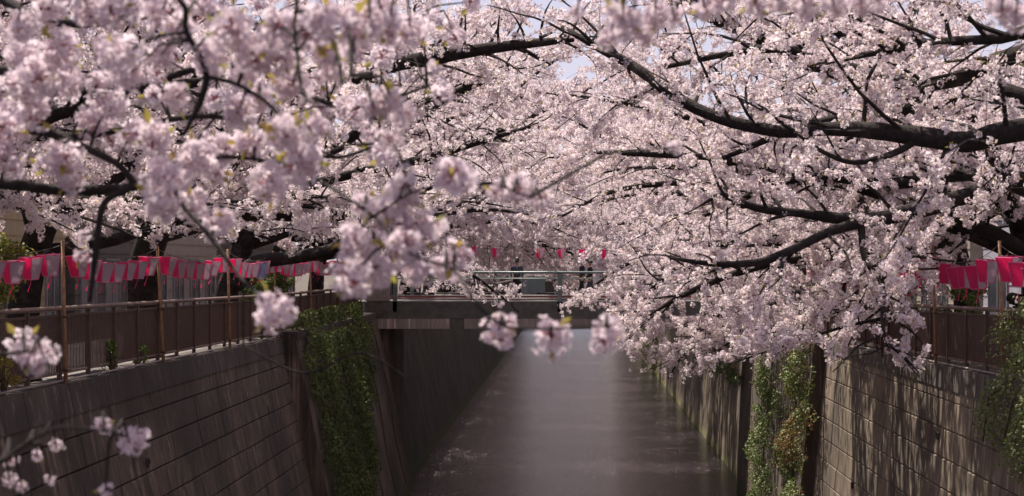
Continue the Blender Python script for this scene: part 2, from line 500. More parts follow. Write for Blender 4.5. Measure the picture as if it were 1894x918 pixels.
# ------------------------------------------------------------------ bridge
def bridge():
    k = F/59.2
    root = empty('footbridge', (0, 59.2, 7.16), label='low green steel footbridge crossing the canal between the two brown railings', cat='bridge')
    y0, y1 = 59.2, 65.6; X0, X1 = -8.6, 8.4
    ox, oy, oz = root.location
    def bx(name, mat, *a, **kk):
        g = MB(); b = (a[0]-ox, a[1]-ox, a[2]-oy, a[3]-oy, a[4]-oz, a[5]-oz); g.box(*b); return g.build(name, mat, root, **kk)
    bx('deck', M['asphalt'], X0, X1, y0+.12, y1-.12, 6.75, 7.10)
    bx('kerb', M['bridge_pale'], X0+.9, X1, y0+.10, y0+.22, 7.101, 7.17)
    bx('kerb_stripe', M['bridge_red'], X0+.9, X1, y1-.5, y1-.3, 7.101, 7.26)
    bx('girder', M['bridge'], X0+.2, X1, y0+.02, y0+.119, 6.5, 7.14)
    bx('girder', M['bridge'], X0+.2, X1, y1-.119, y1-.02, 6.2, 7.14)
    bx('beam', M['bridge_beam'], -7.72, -4.55, y0-.10, y0+.30, 6.12, 6.49)
    bx('beam', M['bridge_beam'], -4.0, 7.3, y0-.10, y0+.30, 6.12, 6.49)
    bx('beam', M['bridge'], -4.548, -4.002, y0-.03, y0+.30, 6.10, 6.485)
    bx('soffit', M['joint'], X0+.4, X1, y0+.31, y1-.2, 6.55, 6.74)
    bx('abutment', M['wall_left'], -8.2, -6.95, y0+.35, y1-.1, -.5, 6.545)
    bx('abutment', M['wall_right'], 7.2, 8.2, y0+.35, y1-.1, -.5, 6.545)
    bx('end_pillar', M['stone'], -7.75, -6.85, y0-.04, y0+.34, 7.165, 7.93)
    bx('end_pillar', M['stone'], 7.3, 8.1, y0-.04, y0+.34, 7.165, 7.93)
    for yy in (y0+.06, y1-.06):
        for z, r_, nm, mt in ((8.24, .045, 'top_rail', 'bridge_rail'), (8.01, .022, 'mid_rail', 'bridge_rail'), (7.37, .018, 'low_rail', 'bridge_pale'), (7.26, .018, 'low_rail', 'bridge_pale')):
            g = MB(); g.tube([(-6.84-ox, yy-oy, z-oz), (7.29-ox, yy-oy, z-oz)], r_, 8); g.build(nm, M[mt], root)
        x = -6.63
        while x < 7.3:
            g = MB(); g.box(x-.075-ox, x+.075-ox, yy-.04-oy, yy+.04-oy, (6.75 if yy < 61 else 7.1)-oz, 8.2-oz)
            g.build('rail_post', M['bridge_rail'], root); x += 6.22
        if yy < 61:
            for xx in [-6.9+i*.12 for i in range(4)]:
                g = MB(); g.box(xx-.015-ox, xx+.015-ox, yy-.01-oy, yy+.01-oy, 7.28-oz, 7.98-oz); g.build('baluster', M['bridge_pale'], root)
    # a drain pipe down the left end
    g = MB(); g.tube([(-7.78-ox, y0-.16-oy, 7.1-oz), (-7.78-ox, y0-.16-oy, 5.6-oz)], .025, 8); g.box(-7.84-ox, -7.72-ox, y0-.22-oy, y0-.1-oy, 6.1-oz, 6.3-oz)
    g.build('downpipe', M['pipe'], root)
    return root
bridge()
# mesh sign board hung on the railing far side
g = MB(); g.box(-.36, .36, -.015, .015, -.31, .31)
s_ = empty('mesh_board', (-1.45, 65.40, 7.72), label='small grey green mesh board on the far bridge railing beside the hatted walker', cat='board')
g.build('panel', simple('mesh_green', (.17, .22, .20), .6, .4, 30), s_)
g = MB()
for a in ((-.39, -.36), (.36, .39)): g.box(a[0], a[1], -.025, .025, -.35, .35)
g.box(-.36, .36, -.02, .02, .311, .34); g.box(-.36, .36, -.02, .02, -.34, -.311); g.build('frame', M['bridge_rail'], s_)

# ------------------------------------------------------------------ lanterns
def make_lantern():
    root = empty('paper_lantern', (0, 0, 0))
    H, a, b = .34, .135, .078
    c = [(-1, 0), (0, -1), (1, 0), (0, 1)]
    cn = [(-.7, -.7), (.7, -.7), (.7, .7), (-.7, .7)]
    for i in range(4):
        p, q = cn[i], cn[(i+1) % 4]; g = MB(); t = .012
        pb = 1.414
        v = [(p[0]*b*pb, p[1]*b*pb, -H), (q[0]*b*pb, q[1]*b*pb, -H), (q[0]*a*pb, q[1]*a*pb, 0), (p[0]*a*pb, p[1]*a*pb, 0)]
        mx = (p[0]+q[0])/2; my = (p[1]+q[1])/2
        v2 = [(x-mx*t, y-my*t, z) for x, y, z in v]
        g.add(v+v2, [(0, 1, 2, 3), (7, 6, 5, 4), (0, 4, 5, 1), (2, 6, 7, 3), (1, 5, 6, 2), (3, 7, 4, 0)])
        g.build('paper_panel', M['paper_pink'] if i % 2 == 1 else M['paper_white'], root)
    g = MB()
    for i in range(4):
        p, q = cn[i], cn[(i+1) % 4]
        for (s, z) in ((a, 0), (b, -H)):
            g.tube([(p[0]*s*1.44, p[1]*s*1.44, z), (q[0]*s*1.44, q[1]*s*1.44, z)], .007, 4)
        g.tube([(p[0]*b*1.44, p[1]*b*1.44, -H), (p[0]*a*1.44, p[1]*a*1.44, 0)], .006, 4)
    g.build('frame', M['trim_pink'], root)
    g = MB(); g.tube([(-a, 0, .0), (0, 0, .07), (a, 0, 0)], .004, 4); g.build('hanger', M['rope'], root)
    g = MB(); pts = [(0, 0, -H), (.01, .01, -H-.07), (-.02, .015, -H-.14), (-.05, .01, -H-.20)]
    vs = []
    for x, y, z in pts: vs += [(x-.012, y, z), (x+.012, y+.012, z)]
    g.add(vs, [(0, 1, 3, 2), (2, 3, 5, 4), (4, 5, 7, 6)]); vs2 = [(x, y+.004, z) for x, y, z in vs]; g.add(vs2, [(2, 3, 1, 0), (4, 5, 3, 2), (6, 7, 5, 4)])
    g.build('ribbon', M['paper_pink'], root)
    return root
lproto = make_lantern(); first_l = [True]
def lantern(p, rz, scale, label, group):
    if first_l[0]: o = lproto; first_l[0] = False
    else: o = copy_tree(lproto)
    o.location = (p[0], p[1], p[2]-.07*scale); o.rotation_euler = (rng.uniform(-.10, .10), rng.uniform(-.10, .10), rz+rng.uniform(-.28, .28)); o.scale = (scale,)*3
    tag(o, label=label, cat='lantern', group=group)
ORD = ['first', 'second', 'third', 'fourth', 'fifth', 'sixth', 'seventh', 'eighth', 'ninth', 'tenth', 'eleventh', 'twelfth']
ORD2 = ['thirteenth', 'fourteenth', 'fifteenth', 'sixteenth', 'seventeenth', 'eighteenth', 'nineteenth', 'twentieth']
def pole(x, y, z0, z1, lean, label):
    r_ = empty('lantern_pole', (x, y, z0), label=label, cat='pole', group='lantern poles along the railings')
    g = MB(); g.tube([(0, 0, 0), (lean*.5, 0, (z1-z0)*.5), (lean, 0, z1-z0)], [.032, .029, .026], 8); g.build('shaft', M['pole'], r_)
    for zz in (.18, 1.0):
        g = MB(); g.box(-.045, .045, -.045, .045, zz, zz+.03); g.build('clamp', M['fence'], r_)
    return Vector((x+lean, y, z1-.06))
def rope(a, b, sag, n, scale, label, lab_f, group, side, rzz, skip=()):
    pts = []
    for i in range(15):
        t = i/14; p = a.lerp(b, t); p.z -= sag*4*t*(1-t); pts.append(p)
    g = MB(); o = a.copy(); g.tube([p-o for p in pts], .006, 5)
    q = g.build('rope', M['rope'], None); q.location = o; tag(q, label=label, cat='rope', group='ropes the lanterns hang from')
    for i in range(n):
        if i in skip: continue
        t = (i+1.05)/(n+.9); p = a.lerp(b, t); p.z -= sag*4*t*(1-t)+rng.uniform(0, .03)
        lantern(p, rzz, scale*rng.uniform(.95, 1.06), lab_f(i), group)
xpl = lambda y: xl(ztop(-1, y))+.02
xpr = lambda y: xr(ztop(1, y))-.02
lefts = [12.5, 18.2, 23.93, 29.65, 35.4, 41.1, 46.5, 52.4, 57.6]
names = ['rearmost unseen', 'outermost', 'nearest', 'second nearest', 'third', 'fourth', 'fifth', 'sixth', 'seventh']
tops = []
for i, y in enumerate(lefts[1:]):
    tops.append(pole(xpl(y), y, ztop(-1, y)+.0, 8.86 if y > 20 else 8.9, -.05 if i % 2 else -.12, f'thin brown lantern pole on the left railing, {ORD[i]} one counted away from the viewer'))
for i in range(len(tops)-1):
    rope(tops[i], tops[i+1], .20, 7, .94, f'sagging lantern rope on the left bank, {ORD[i]} span counted away from the viewer',
         lambda j, i=i: f'pink and white paper lantern, {ORD[j]} in the {ORD[i]} span of the left railing rope', 'lanterns hanging along the left railing', -1, R(62))
rights = [16.6, 21.5, 26.3, 31.1, 36.5, 42, 48, 54]
tops = []
for i, y in enumerate(rights):
    tops.append(pole(xpr(y), y, ztop(1, y), 8.9, -.06, f'thin orange brown lantern pole on the right railing, {ORD[i]} one counted away from the viewer'))
for i in range(len(tops)-1):
    rope(tops[i], tops[i+1], .30, 6, 1.15, f'sagging lantern rope on the right bank, {ORD[i]} span counted away from the viewer',
         lambda j, i=i: f'hot pink and white paper lantern, {ORD[j]} in the {ORD[i]} span of the right railing rope', 'lanterns hanging along the right railing', 1, R(30))
ba, bb = Vector((-7.2, 61.5, 9.55)), Vector((7.2, 61.5, 9.5))
rope(ba, bb, .32, 16, 1.0, 'long lantern rope strung across above the footbridge',
     lambda j: f'small pink paper lantern above the footbridge, {(ORD+["thirteenth","fourteenth","fifteenth","sixteenth"])[j]} from the left end', 'lanterns strung over the footbridge', 1, R(45), skip=(1, 5, 12))
for x, s in ((-7.2, 'left'), (7.2, 'right')): 
    r_ = empty('lantern_pole', (x, 61.5, 7.1), label=f'tall thin lantern pole standing at the {s} end of the footbridge', cat='pole', group='lantern poles along the railings')
    g = MB(); g.tube([(0, 0, 0), (0, 0, 2.5)], .03, 8); g.build('shaft', M['pole'], r_)

# ------------------------------------------------------------------ blossom pieces
def flower(g, c, nrm, size, rg, detail=1, mi=0):
    n = Vector(nrm).normalized(); a = n.orthogonal().normalized(); b = n.cross(a); ph = rg.random()*6.28
    cup = rg.uniform(.15, .6)
    for i in range(5):
        an = ph+i*1.2566; d = a*math.cos(an)+b*math.sin(an); e = n.cross(d)
        tip = c+d*size*(1-.25*cup)+n*size*cup*rg.uniform(.5, 1)
        mid = c+d*size*.62+n*size*cup*.28
        l_, r_ = mid+e*size*.36, mid-e*size*.36
        if detail >= 2:
            t1, t2 = tip+e*size*.16, tip-e*size*.16
            notch = c+d*size*.86*(1-.25*cup)+n*size*cup*.6
            g.add([c, r_, t2, notch, t1, l_, mid-n*size*.03], [(0, 1, 6), (0, 6, 5), (1, 2, 3, 6), (6, 3, 4, 5)], mi)
        else:
            g.add([c, r_, tip, l_], [(0, 1, 2, 3)], mi)
def clump_mesh(name, nfl, rad, fsz, seed, leaves, detail, far=False, mat='petal'):
    rg = random.Random(seed); g = MB()
    for i in range(nfl):
        z = 1-2*(i+.5)/nfl; th = i*2.39996+rg.uniform(-.4, .4); q = math.sqrt(max(0, 1-z*z))
        d = Vector((q*math.cos(th), q*math.sin(th), z)); d += Vector([rg.uniform(-.35, .35) for _ in range(3)]); d.normalize()
        c = d*rad*rg.uniform(.55, 1.15)
        nn = d+Vector([rg.uniform(-.6, .6) for _ in range(3)])
        flower(g, c, nn, fsz*rg.uniform(.85, 1.15), rg, detail, 0)
        if detail >= 2:
            nn.normalize(); b0 = c-nn*.012
            g.tube([Vector((0, 0, 0)), b0], [.0012, .0022], 3, 1, False)      # pedicel
            o = nn.orthogonal().normalized(); o2 = nn.cross(o)
            k = [c+(o*math.cos(x)+o2*math.sin(x))*fsz*.17+nn*.004 for x in (0, 1.256, 2.513, 3.77, 5.03)]
            g.add([c+nn*.001]+k, [(0, 1, 2), (0, 2, 3), (0, 3, 4), (0, 4, 5), (0, 5, 1)], 3)
        elif not far and i % 2 == 0:
            nn.normalize(); o = nn.orthogonal().normalized()*.004
            g.add([c-nn*.001, Vector((0, 0, 0))-o, Vector((0, 0, 0))+o], [(0, 1, 2)], 1)
    for i in range(leaves):
        d = Vector([rg.uniform(-1, 1) for _ in range(3)]).normalized(); o = d.orthogonal().normalized()
        c = d*rad*.7; L = rad*rg.uniform(.7, 1.1)
        g.add([c, c+d*L*.5+o*L*.22, c+d*L, c+d*L*.5-o*L*.22+o.cross(d)*.01], [(0, 1, 2, 3)], 2)
    return g.mesh(name, [M[mat], M['calyx'], M['young_leaf'], M['stamen']])
def src_collection(name, meshes):
    c = bpy.data.collections.new(name)
    for i, me in enumerate(meshes):
        o = bpy.data.objects.new('blossom_cluster_source', me); c.objects.link(o)
    return c
near_meshes = [clump_mesh('cluster', 13, .040, .019, 20+i, (2, 0, 0, 1, 0, 3)[i], 1) for i in range(6)]
mid_meshes = [clump_mesh('cluster_mid', 9, .042, .022, 40+i, (1, 0, 0, 2)[i], 1, True) for i in range(4)]
far_meshes = [clump_mesh('cluster_far', 9, .085, .040, 60+i, (0, 1, 0, 0)[i], 1, True, 'petal_far') for i in range(4)]
C_NEAR = src_collection('blossom_near', near_meshes)
C_MID = src_collection('blossom_mid', mid_meshes)
C_FAR = src_collection('blossom_far', far_meshes)
def inst_group(name, coll):
    ng = bpy.data.node_groups.new(name, 'GeometryNodeTree')
    ng.interface.new_socket('Geometry', in_out='INPUT', socket_type='NodeSocketGeometry')
    ng.interface.new_socket('Geometry', in_out='OUTPUT', socket_type='NodeSocketGeometry')
    N = ng.nodes; L = ng.links
    gi = N.new('NodeGroupInput'); go = N.new('NodeGroupOutput')
    ci = N.new('GeometryNodeCollectionInfo'); ci.inputs['Collection'].default_value = coll
    ci.inputs['Separate Children'].default_value = True; ci.inputs['Reset Children'].default_value = True
    ip = N.new('GeometryNodeInstanceOnPoints'); ip.inputs['Pick Instance'].default_value = True
    rv = N.new('FunctionNodeRandomValue'); rv.data_type = 'FLOAT_VECTOR'
    rv.inputs[0].default_value = (0, 0, 0); rv.inputs[1].default_value = (6.283,)*3
    na = N.new('GeometryNodeInputNamedAttribute'); na.data_type = 'FLOAT'; na.inputs['Name'].default_value = 'sz'
    L.new(gi.outputs[0], ip.inputs['Points']); L.new(ci.outputs[0], ip.inputs['Instance'])
    L.new(rv.outputs[0], ip.inputs['Rotation']); L.new(na.outputs[0], ip.inputs['Scale'])
    L.new(ip.outputs[0], go.inputs[0])
    return ng
G_NEAR, G_MID, G_FAR = inst_group('near_blossom', C_NEAR), inst_group('mid_blossom', C_MID), inst_group('far_blossom', C_FAR)
def points_mesh(pts, szs):
    me = bpy.data.meshes.new('blossom_points'); me.from_pydata([tuple(p) for p in pts], [], [])
    at = me.attributes.new('sz', 'FLOAT', 'POINT'); at.data.foreach_set('value', np.array(szs, dtype=np.float32))
    return me
def add_blossom(parent, pts, szs, grp, lab=None):
    o = link('blossom', points_mesh(pts, szs), parent, kind='stuff')
    md = o.modifiers.new('scatter', 'NODES'); md.node_group = grp
    return o


def keep_world(q):
    """where the crowns of the near trees end: clear of the lanterns, the railings and the view along the left of the canal"""
    x, y, z = q
    if 18 < y < 75:                      # the two banks' crowns leave a small opening over mid channel
        cx = -.15; cz = E+y*.1245
        if ((x-cx)/(.0075*y))**2+((z-cz)/(.006*y))**2 < 1: return False
        if z-E > .178*y and abs(x-cx) < .018*y: return False     # unseen slot above the view, opened so sky streaks the water
    if y < 60:                           # how low the sprays hang: high over the left railing, down to the wall top on the right
        u = CX+x*F/y
        lim = np.interp(u, (0, 470, 520, 640, 740, 860, 1000, 1090, 1180, 1260, 1380, 1500, 1700, 1790, 1860, 1900), (440, 448, 470, 480, 535, 560, 575, 590, 690, 725, 675, 675, 700, 570, 455, 440))
        if CY-(z-E)*F/y > lim+14*math.sin(u*.05)+10*math.sin(x*7+y*3): return False
    if 30 < y < 61 and -2.7 < x*60/y < 1.3 and E-.7*y/60 < z < E+.85*y/60: return False   # the walkers and lanterns on the footbridge stay in view
    if 60 <= y < 68 and z < 9.0 and abs(x) < 8: return False      # headroom over the footbridge
    return True
# ------------------------------------------------------------------ tree growth
def wander(start, direction, length, r0, r1, rg, nseg=7, droop=0.0, wob=.18, lift=0.0):
    pts = [Vector(start)]; d = Vector(direction).normalized(); st = length/nseg
    for i in range(nseg):
        t = i/nseg
        d = d+Vector((rg.gauss(0, wob), rg.gauss(0, wob), rg.gauss(0, wob*.7)-droop*t+lift*(1-t)))
        d.normalize(); pts.append(pts[-1]+d*st)
    return [(p, r0+(r1-r0)*i/nseg) for i, p in enumerate(pts)]
def at_len(path, t):
    x = t*(len(path)-1); i = min(int(x), len(path)-2); u = x-i
    p = path[i][0].lerp(path[i+1][0], u); r = path[i][1]*(1-u)+path[i+1][1]*u
    return p, (path[i+1][0]-path[i][0]).normalized(), r
def foliate(path, tw, pts, szs, rg, t0=.2, space=.26, slen=2.2, up=.25, dens=1.25, tw_sides=3, keep=None, hang=.0):
    L = sum((b[0]-a[0]).length for a, b in zip(path[:-1], path[1:]))
    n = max(2, int(L*(1-t0)/space)); side = 1
    for i in range(n):
        t = t0+(1-t0)*(i+rg.random()*.8)/n; t = min(t, .999)
        p, d, r = at_len(path, t)
        lat = d.cross(Vector((0, 0, 1)))
        if lat.length < .1: lat = Vector((1, 0, 0))
        lat.normalize(); side = -side
        dirv = d*rg.uniform(.3, 1.0)+lat*side*rg.uniform(.5, 1.1)+Vector((0, 0, rg.gauss(up, .45)-hang))
        sl = slen*rg.uniform(.4, 1.1)*(1-.45*t)
        sec = wander(p, dirv, sl, min(r*.55, .028), .005, rg, 6, .10+hang*.3, .16)
        if keep:
            k_ = 0
            while k_ < len(sec) and keep(sec[k_][0]): k_ += 1
            if k_ < 4: continue
            sec = sec[:k_]
        tw.tube([q[0] for q in sec], [q[1] for q in sec], 4, 0, False)
        m = max(2, int(sl/.24)); full = rg.choice((.35, .8, 1.0, 1.3, 1.5)); big = rg.uniform(.85, 1.3)
        for j in range(m):
            u = .12+.88*(j+rg.random())/m; u = min(u, .999)
            p2, d2, _ = at_len(sec, u)
            dv = d2*.7+Vector((rg.gauss(0, .7), rg.gauss(0, .7), rg.gauss(.1, .6)-hang*.5))
            tl = rg.uniform(.25, .75)
            ter = wander(p2, dv, tl, .005, .002, rg, 3, .12, .2)
            if keep and not keep(ter[-1][0]): continue
            tw.tube([q[0] for q in ter], [q[1] for q in ter], tw_sides, 0, False)
            c = max(1, int(tl/.085*dens*full))
            for k in range(c):
                if rg.random() < .12: continue
                q, _, _ = at_len(ter, min(.999, (k+rg.random())/c))
                q = q+Vector((rg.gauss(0, .022), rg.gauss(0, .022), rg.gauss(0, .022)))
                if keep is None or keep(q): pts.append(q); szs.append(rg.uniform(.7, 1.3)*big)
def limb_obj(path, root, base, rg, sides=9):
    g = MB(); g.tube([q[0]-base for q in path], [q[1] for q in path], sides, 0, True, .07, rg)
    return g.build('limb', M['bark'], root)
def trunk_obj(path, root, base, rg, flare=True):
    g = MB(); rr = [q[1] for q in path]
    if flare: rr[0] *= 1.45
    g.tube([q[0]-base for q in path], rr, 14, 0, True, .08, rg)
    return g.build('trunk', M['bark'], root)

def archetype(seed, label, mat=None, reach=1.0):
    """a bank tree at the origin leaning over the canal (+x)"""
    rg = random.Random(seed); o = Vector((0, 0, 0))
    kp = (lambda q: keep_world(mat @ q)) if mat else None
    root = empty('cherry_tree', (0, 0, 0), label=label, cat='tree', group='cherry trees lining the canal banks')
    tp = [(Vector((0, 0, -.1)), .33), (Vector((.08, .03, .9)), .27), (Vector((.22, rg.uniform(-.1, .1), 1.8)), .25), (Vector((.45, rg.uniform(-.2, .2), 2.7)), .25)]
    trunk_obj(bezier_pts(tp, 3), root, o, rg)
    tw = MB(); pts = []; szs = []
    top = tp[-1][0]
    for az, el, L, h, dr in ((-62, 22, 7.5, 2.2, .10), (-25, 14, 9.0, 2.0, .12), (8, 30, 9.2, 2.6, .12), (38, 12, 9.0, 2.1, .12), (68, 24, 7.5, 2.5, .09),
                             (0, 62, 7.5, 2.7, .03), (20, 52, 9.0, 2.7, .05), (140, 45, 5.5, 2.6, .06), (215, 38, 5.5, 2.6, .06), (-20, 42, 8.5, 2.7, .10)):
        az += rg.uniform(-12, 12); el += rg.uniform(-6, 6); L *= rg.uniform(.85, 1.1)
        st = Vector((.25+.2*(h-1.8), 0, h)) if h < 2.7 else top-Vector((0, 0, .05))
        d = Vector((math.cos(R(az))*math.cos(R(el)), math.sin(R(az))*math.cos(R(el)), math.sin(R(el))))
        path = wander(st, d, L*reach, .15*rg.uniform(.8, 1.1), .018, rg, 10, dr, .10)
        if kp:
            k_ = 2
            while k_ < len(path) and (kp(path[k_][0]) or k_ < 3): k_ += 1
            if k_ < 4: continue
            path = path[:k_]; path[-1] = (path[-1][0], .012)
        limb_obj(path, root, o, rg, 8)
        foliate(path, tw, pts, szs, rg, .10, .20, 2.7, .12, 2.2, keep=kp)
    tw.build('twigs', M['bark'], root, kind='stuff')
    return root, pts, szs

# ------------------------------------------------------------------ buildings
M['b_tan'] = simple('b_tan', (.33, .255, .15), .8, .12, 2)
M['b_grey'] = simple('b_grey', (.10, .088, .078), .8, .12, 2)
M['b_cream'] = simple('b_cream', (.27, .23, .19), .8, .12, 2)
M['b_blue'] = simple('b_blue', (.30, .29, .34), .7, .10, 2)
M['b_brown'] = simple('b_brown', (.14, .09, .07), .8, .15, 2)
M['glass'] = simple('glass', (.035, .04, .05), .12, .1)
M['frame'] = simple('frame', (.22, .20, .22), .5, .1)
M['roof'] = simple('roof', (.10, .09, .09), .8, .2)
M['shutter'] = simple('shutter', (.16, .15, .15), .5, .1)
def building(side, y0, y1, mat, floors, wins, label, depth=9, setback=15.8, shutter=False):
    zb = ZL if side < 0 else ZR
    sg = side; x = sg*setback; H = 3.0*floors+.3
    root = empty('building', (x, (y0+y1)/2, zb-.15), label=label, cat='building', group='buildings behind the trees')
    hw = (y1-y0)/2
    g = MB(); xa, xb = sorted((0, sg*depth)); g.box(xa, xb, -hw, hw, -.2, H); g.build('wall', mat, root)
    g = MB(); xa, xb = sorted((-sg*.25, sg*(depth+.2))); g.box(xa, xb, -hw-.2, hw+.2, H, H+.25); g.build('roof', M['roof'], root)
    # siding courses, real ledges on the street face and the end walls
    for k in range(int(H/.45)):
        g = MB(); z = .3+k*.45
        xa, xb = sorted((-sg*.025, sg*depth)); g.box(xa, xb, -hw-.025, hw+.025, z, z+.04); g.build('siding_board', mat, root)
    for fl in range(floors):
        for i in range(wins):
            yc = -hw+(i+.5)*2*hw/wins; z0 = fl*3.0+(1.0 if fl else .15); z1 = fl*3.0+(2.3 if fl else 2.4); ww = 2*hw/wins*.30
            g = MB(); t = .07
            xa, xb = sorted((-sg*.07, sg*.02))
            g.box(xa, xb, yc-ww, yc-ww+t, z0, z1); g.box(xa, xb, yc+ww-t, yc+ww, z0, z1)
            g.box(xa, xb, yc-ww+t, yc+ww-t, z1-t, z1); g.box(xa, xb, yc-ww+t, yc+ww-t, z0, z0+t); g.box(xa+.005, xb-.005, yc-.03, yc+.03, z0+t, z1-t)
            fr = g.build('window', M['frame'], root)
            g = MB(); xa, xb = sorted((-sg*.035, sg*.01)); g.box(xa, xb, yc-ww+t, yc+ww-t, z0+t, z1-t)
            g.build('pane', M['shutter'] if (shutter and fl == 0) else M['glass'], fr)
    # end wall window towards the viewer
    for fl in range(floors):
        xm = sg*depth*.35; z0 = fl*3+1.0; z1 = fl*3+2.2
        g = MB(); g.box(xm-.6, xm-.53, -hw-.07, -hw, z0, z1); g.box(xm+.53, xm+.6, -hw-.07, -hw, z0, z1); g.box(xm-.53, xm+.53, -hw-.07, -hw, z1-.07, z1); g.box(xm-.53, xm+.53, -hw-.07, -hw, z0, z0+.07)
        fr = g.build('window', M['frame'], root)
        g = MB(); g.box(xm-.53, xm+.53, -hw-.035, -hw+.01, z0+.07, z1-.07); g.build('pane', M['glass'], fr)
    return root
building(-1, 18, 30, M['b_brown'], 2, 4, 'dark brown low house nearest on the left bank behind the trunks')
building(-1, 31, 39.5, M['b_brown'], 2, 3, 'second dark brown house on the left bank, beyond the nearest')
building(-1, 42, 49, M['b_tan'], 3, 3, 'tan house with horizontal siding behind the first left trunk')
building(-1, 50, 58, M['b_grey'], 2, 3, 'grey house with pale shutter behind the second left trunk', shutter=True)
building(-1, 59, 70, M['b_cream'], 3, 4, 'cream house behind the left end of the footbridge')
building(-1, 74, 90, M['b_grey'], 3, 5, 'long grey block on the left bank beyond the footbridge')
building(1, 22, 33, M['b_brown'], 2, 4, 'dark brown house nearest on the right bank')
building(1, 35, 46, M['b_grey'], 3, 3, 'grey house in the middle of the right bank behind lanterns')
building(1, 47, 60, M['b_blue'], 3, 3, 'blue grey house with pale window frames beyond the right railing')
building(1, 62, 74, M['b_cream'], 2, 4, 'cream house behind the right end of the footbridge')
building(1, 78, 96, M['b_brown'], 3, 5, 'long brown block on the right bank beyond the footbridge')

# ------------------------------------------------------------------ traced cherry trees
def traced_tree(base, trunk, limbs, label, seed, grp=G_NEAR, extra=(), **fk):
    rg = random.Random(seed); base = Vector(base)
    root = empty('cherry_tree', base, label=label, cat='tree', group='cherry trees lining the canal banks')
    trunk_obj(bezier_pts([(Vector(p), r) for p, r in trunk], 4), root, base, rg)
    tw = MB(); pts = []; szs = []
    for lm in limbs:
        opts = dict(fk); 
        if isinstance(lm, tuple): lm, o2 = lm; opts.update(o2)
        path = bezier_pts([(Vector(p), r) for p, r in lm], 4)
        limb_obj(path, root, base, rg, 10)
        foliate(path, tw, pts, szs, rg, keep=keep_world, **opts)
    for st, d, L, r0, dr in extra:
        path = wander(st, d, L, r0, .016, rg, 10, dr, .10)
        limb_obj(path, root, base, rg, 8)
        foliate(path, tw, pts, szs, rg, keep=keep_world, **{**dict(t0=.15, space=.36, slen=2.3), **{k: v for k, v in fk.items() if k == 'dens'}})
    tw.v = [(v[0]-base.x, v[1]-base.y, v[2]-base.z) for v in tw.v]
    tw.build('twigs', M['bark'], root, kind='stuff')
    # the clusters that show largest are pieces of their own
    order = sorted(range(len(pts)), key=lambda i: pts[i].y if pts[i].y > 6 else 1e9)
    big = set(order[:280]) if grp is G_NEAR else set()
    for i in big:
        me = near_meshes[rg.randrange(6)]
        link('blossom_cluster', me, root, pts[i]-base, (rg.random()*6.28, rg.random()*6.28, rg.random()*6.28), (szs[i],)*3)
    rest = [i for i in range(len(pts)) if i not in big]
    add_blossom(root, [pts[i]-base for i in rest], [szs[i] for i in rest], grp)
    return root
def W(px, py, d, w): return (PX(px, py, d), w*d/F/2)

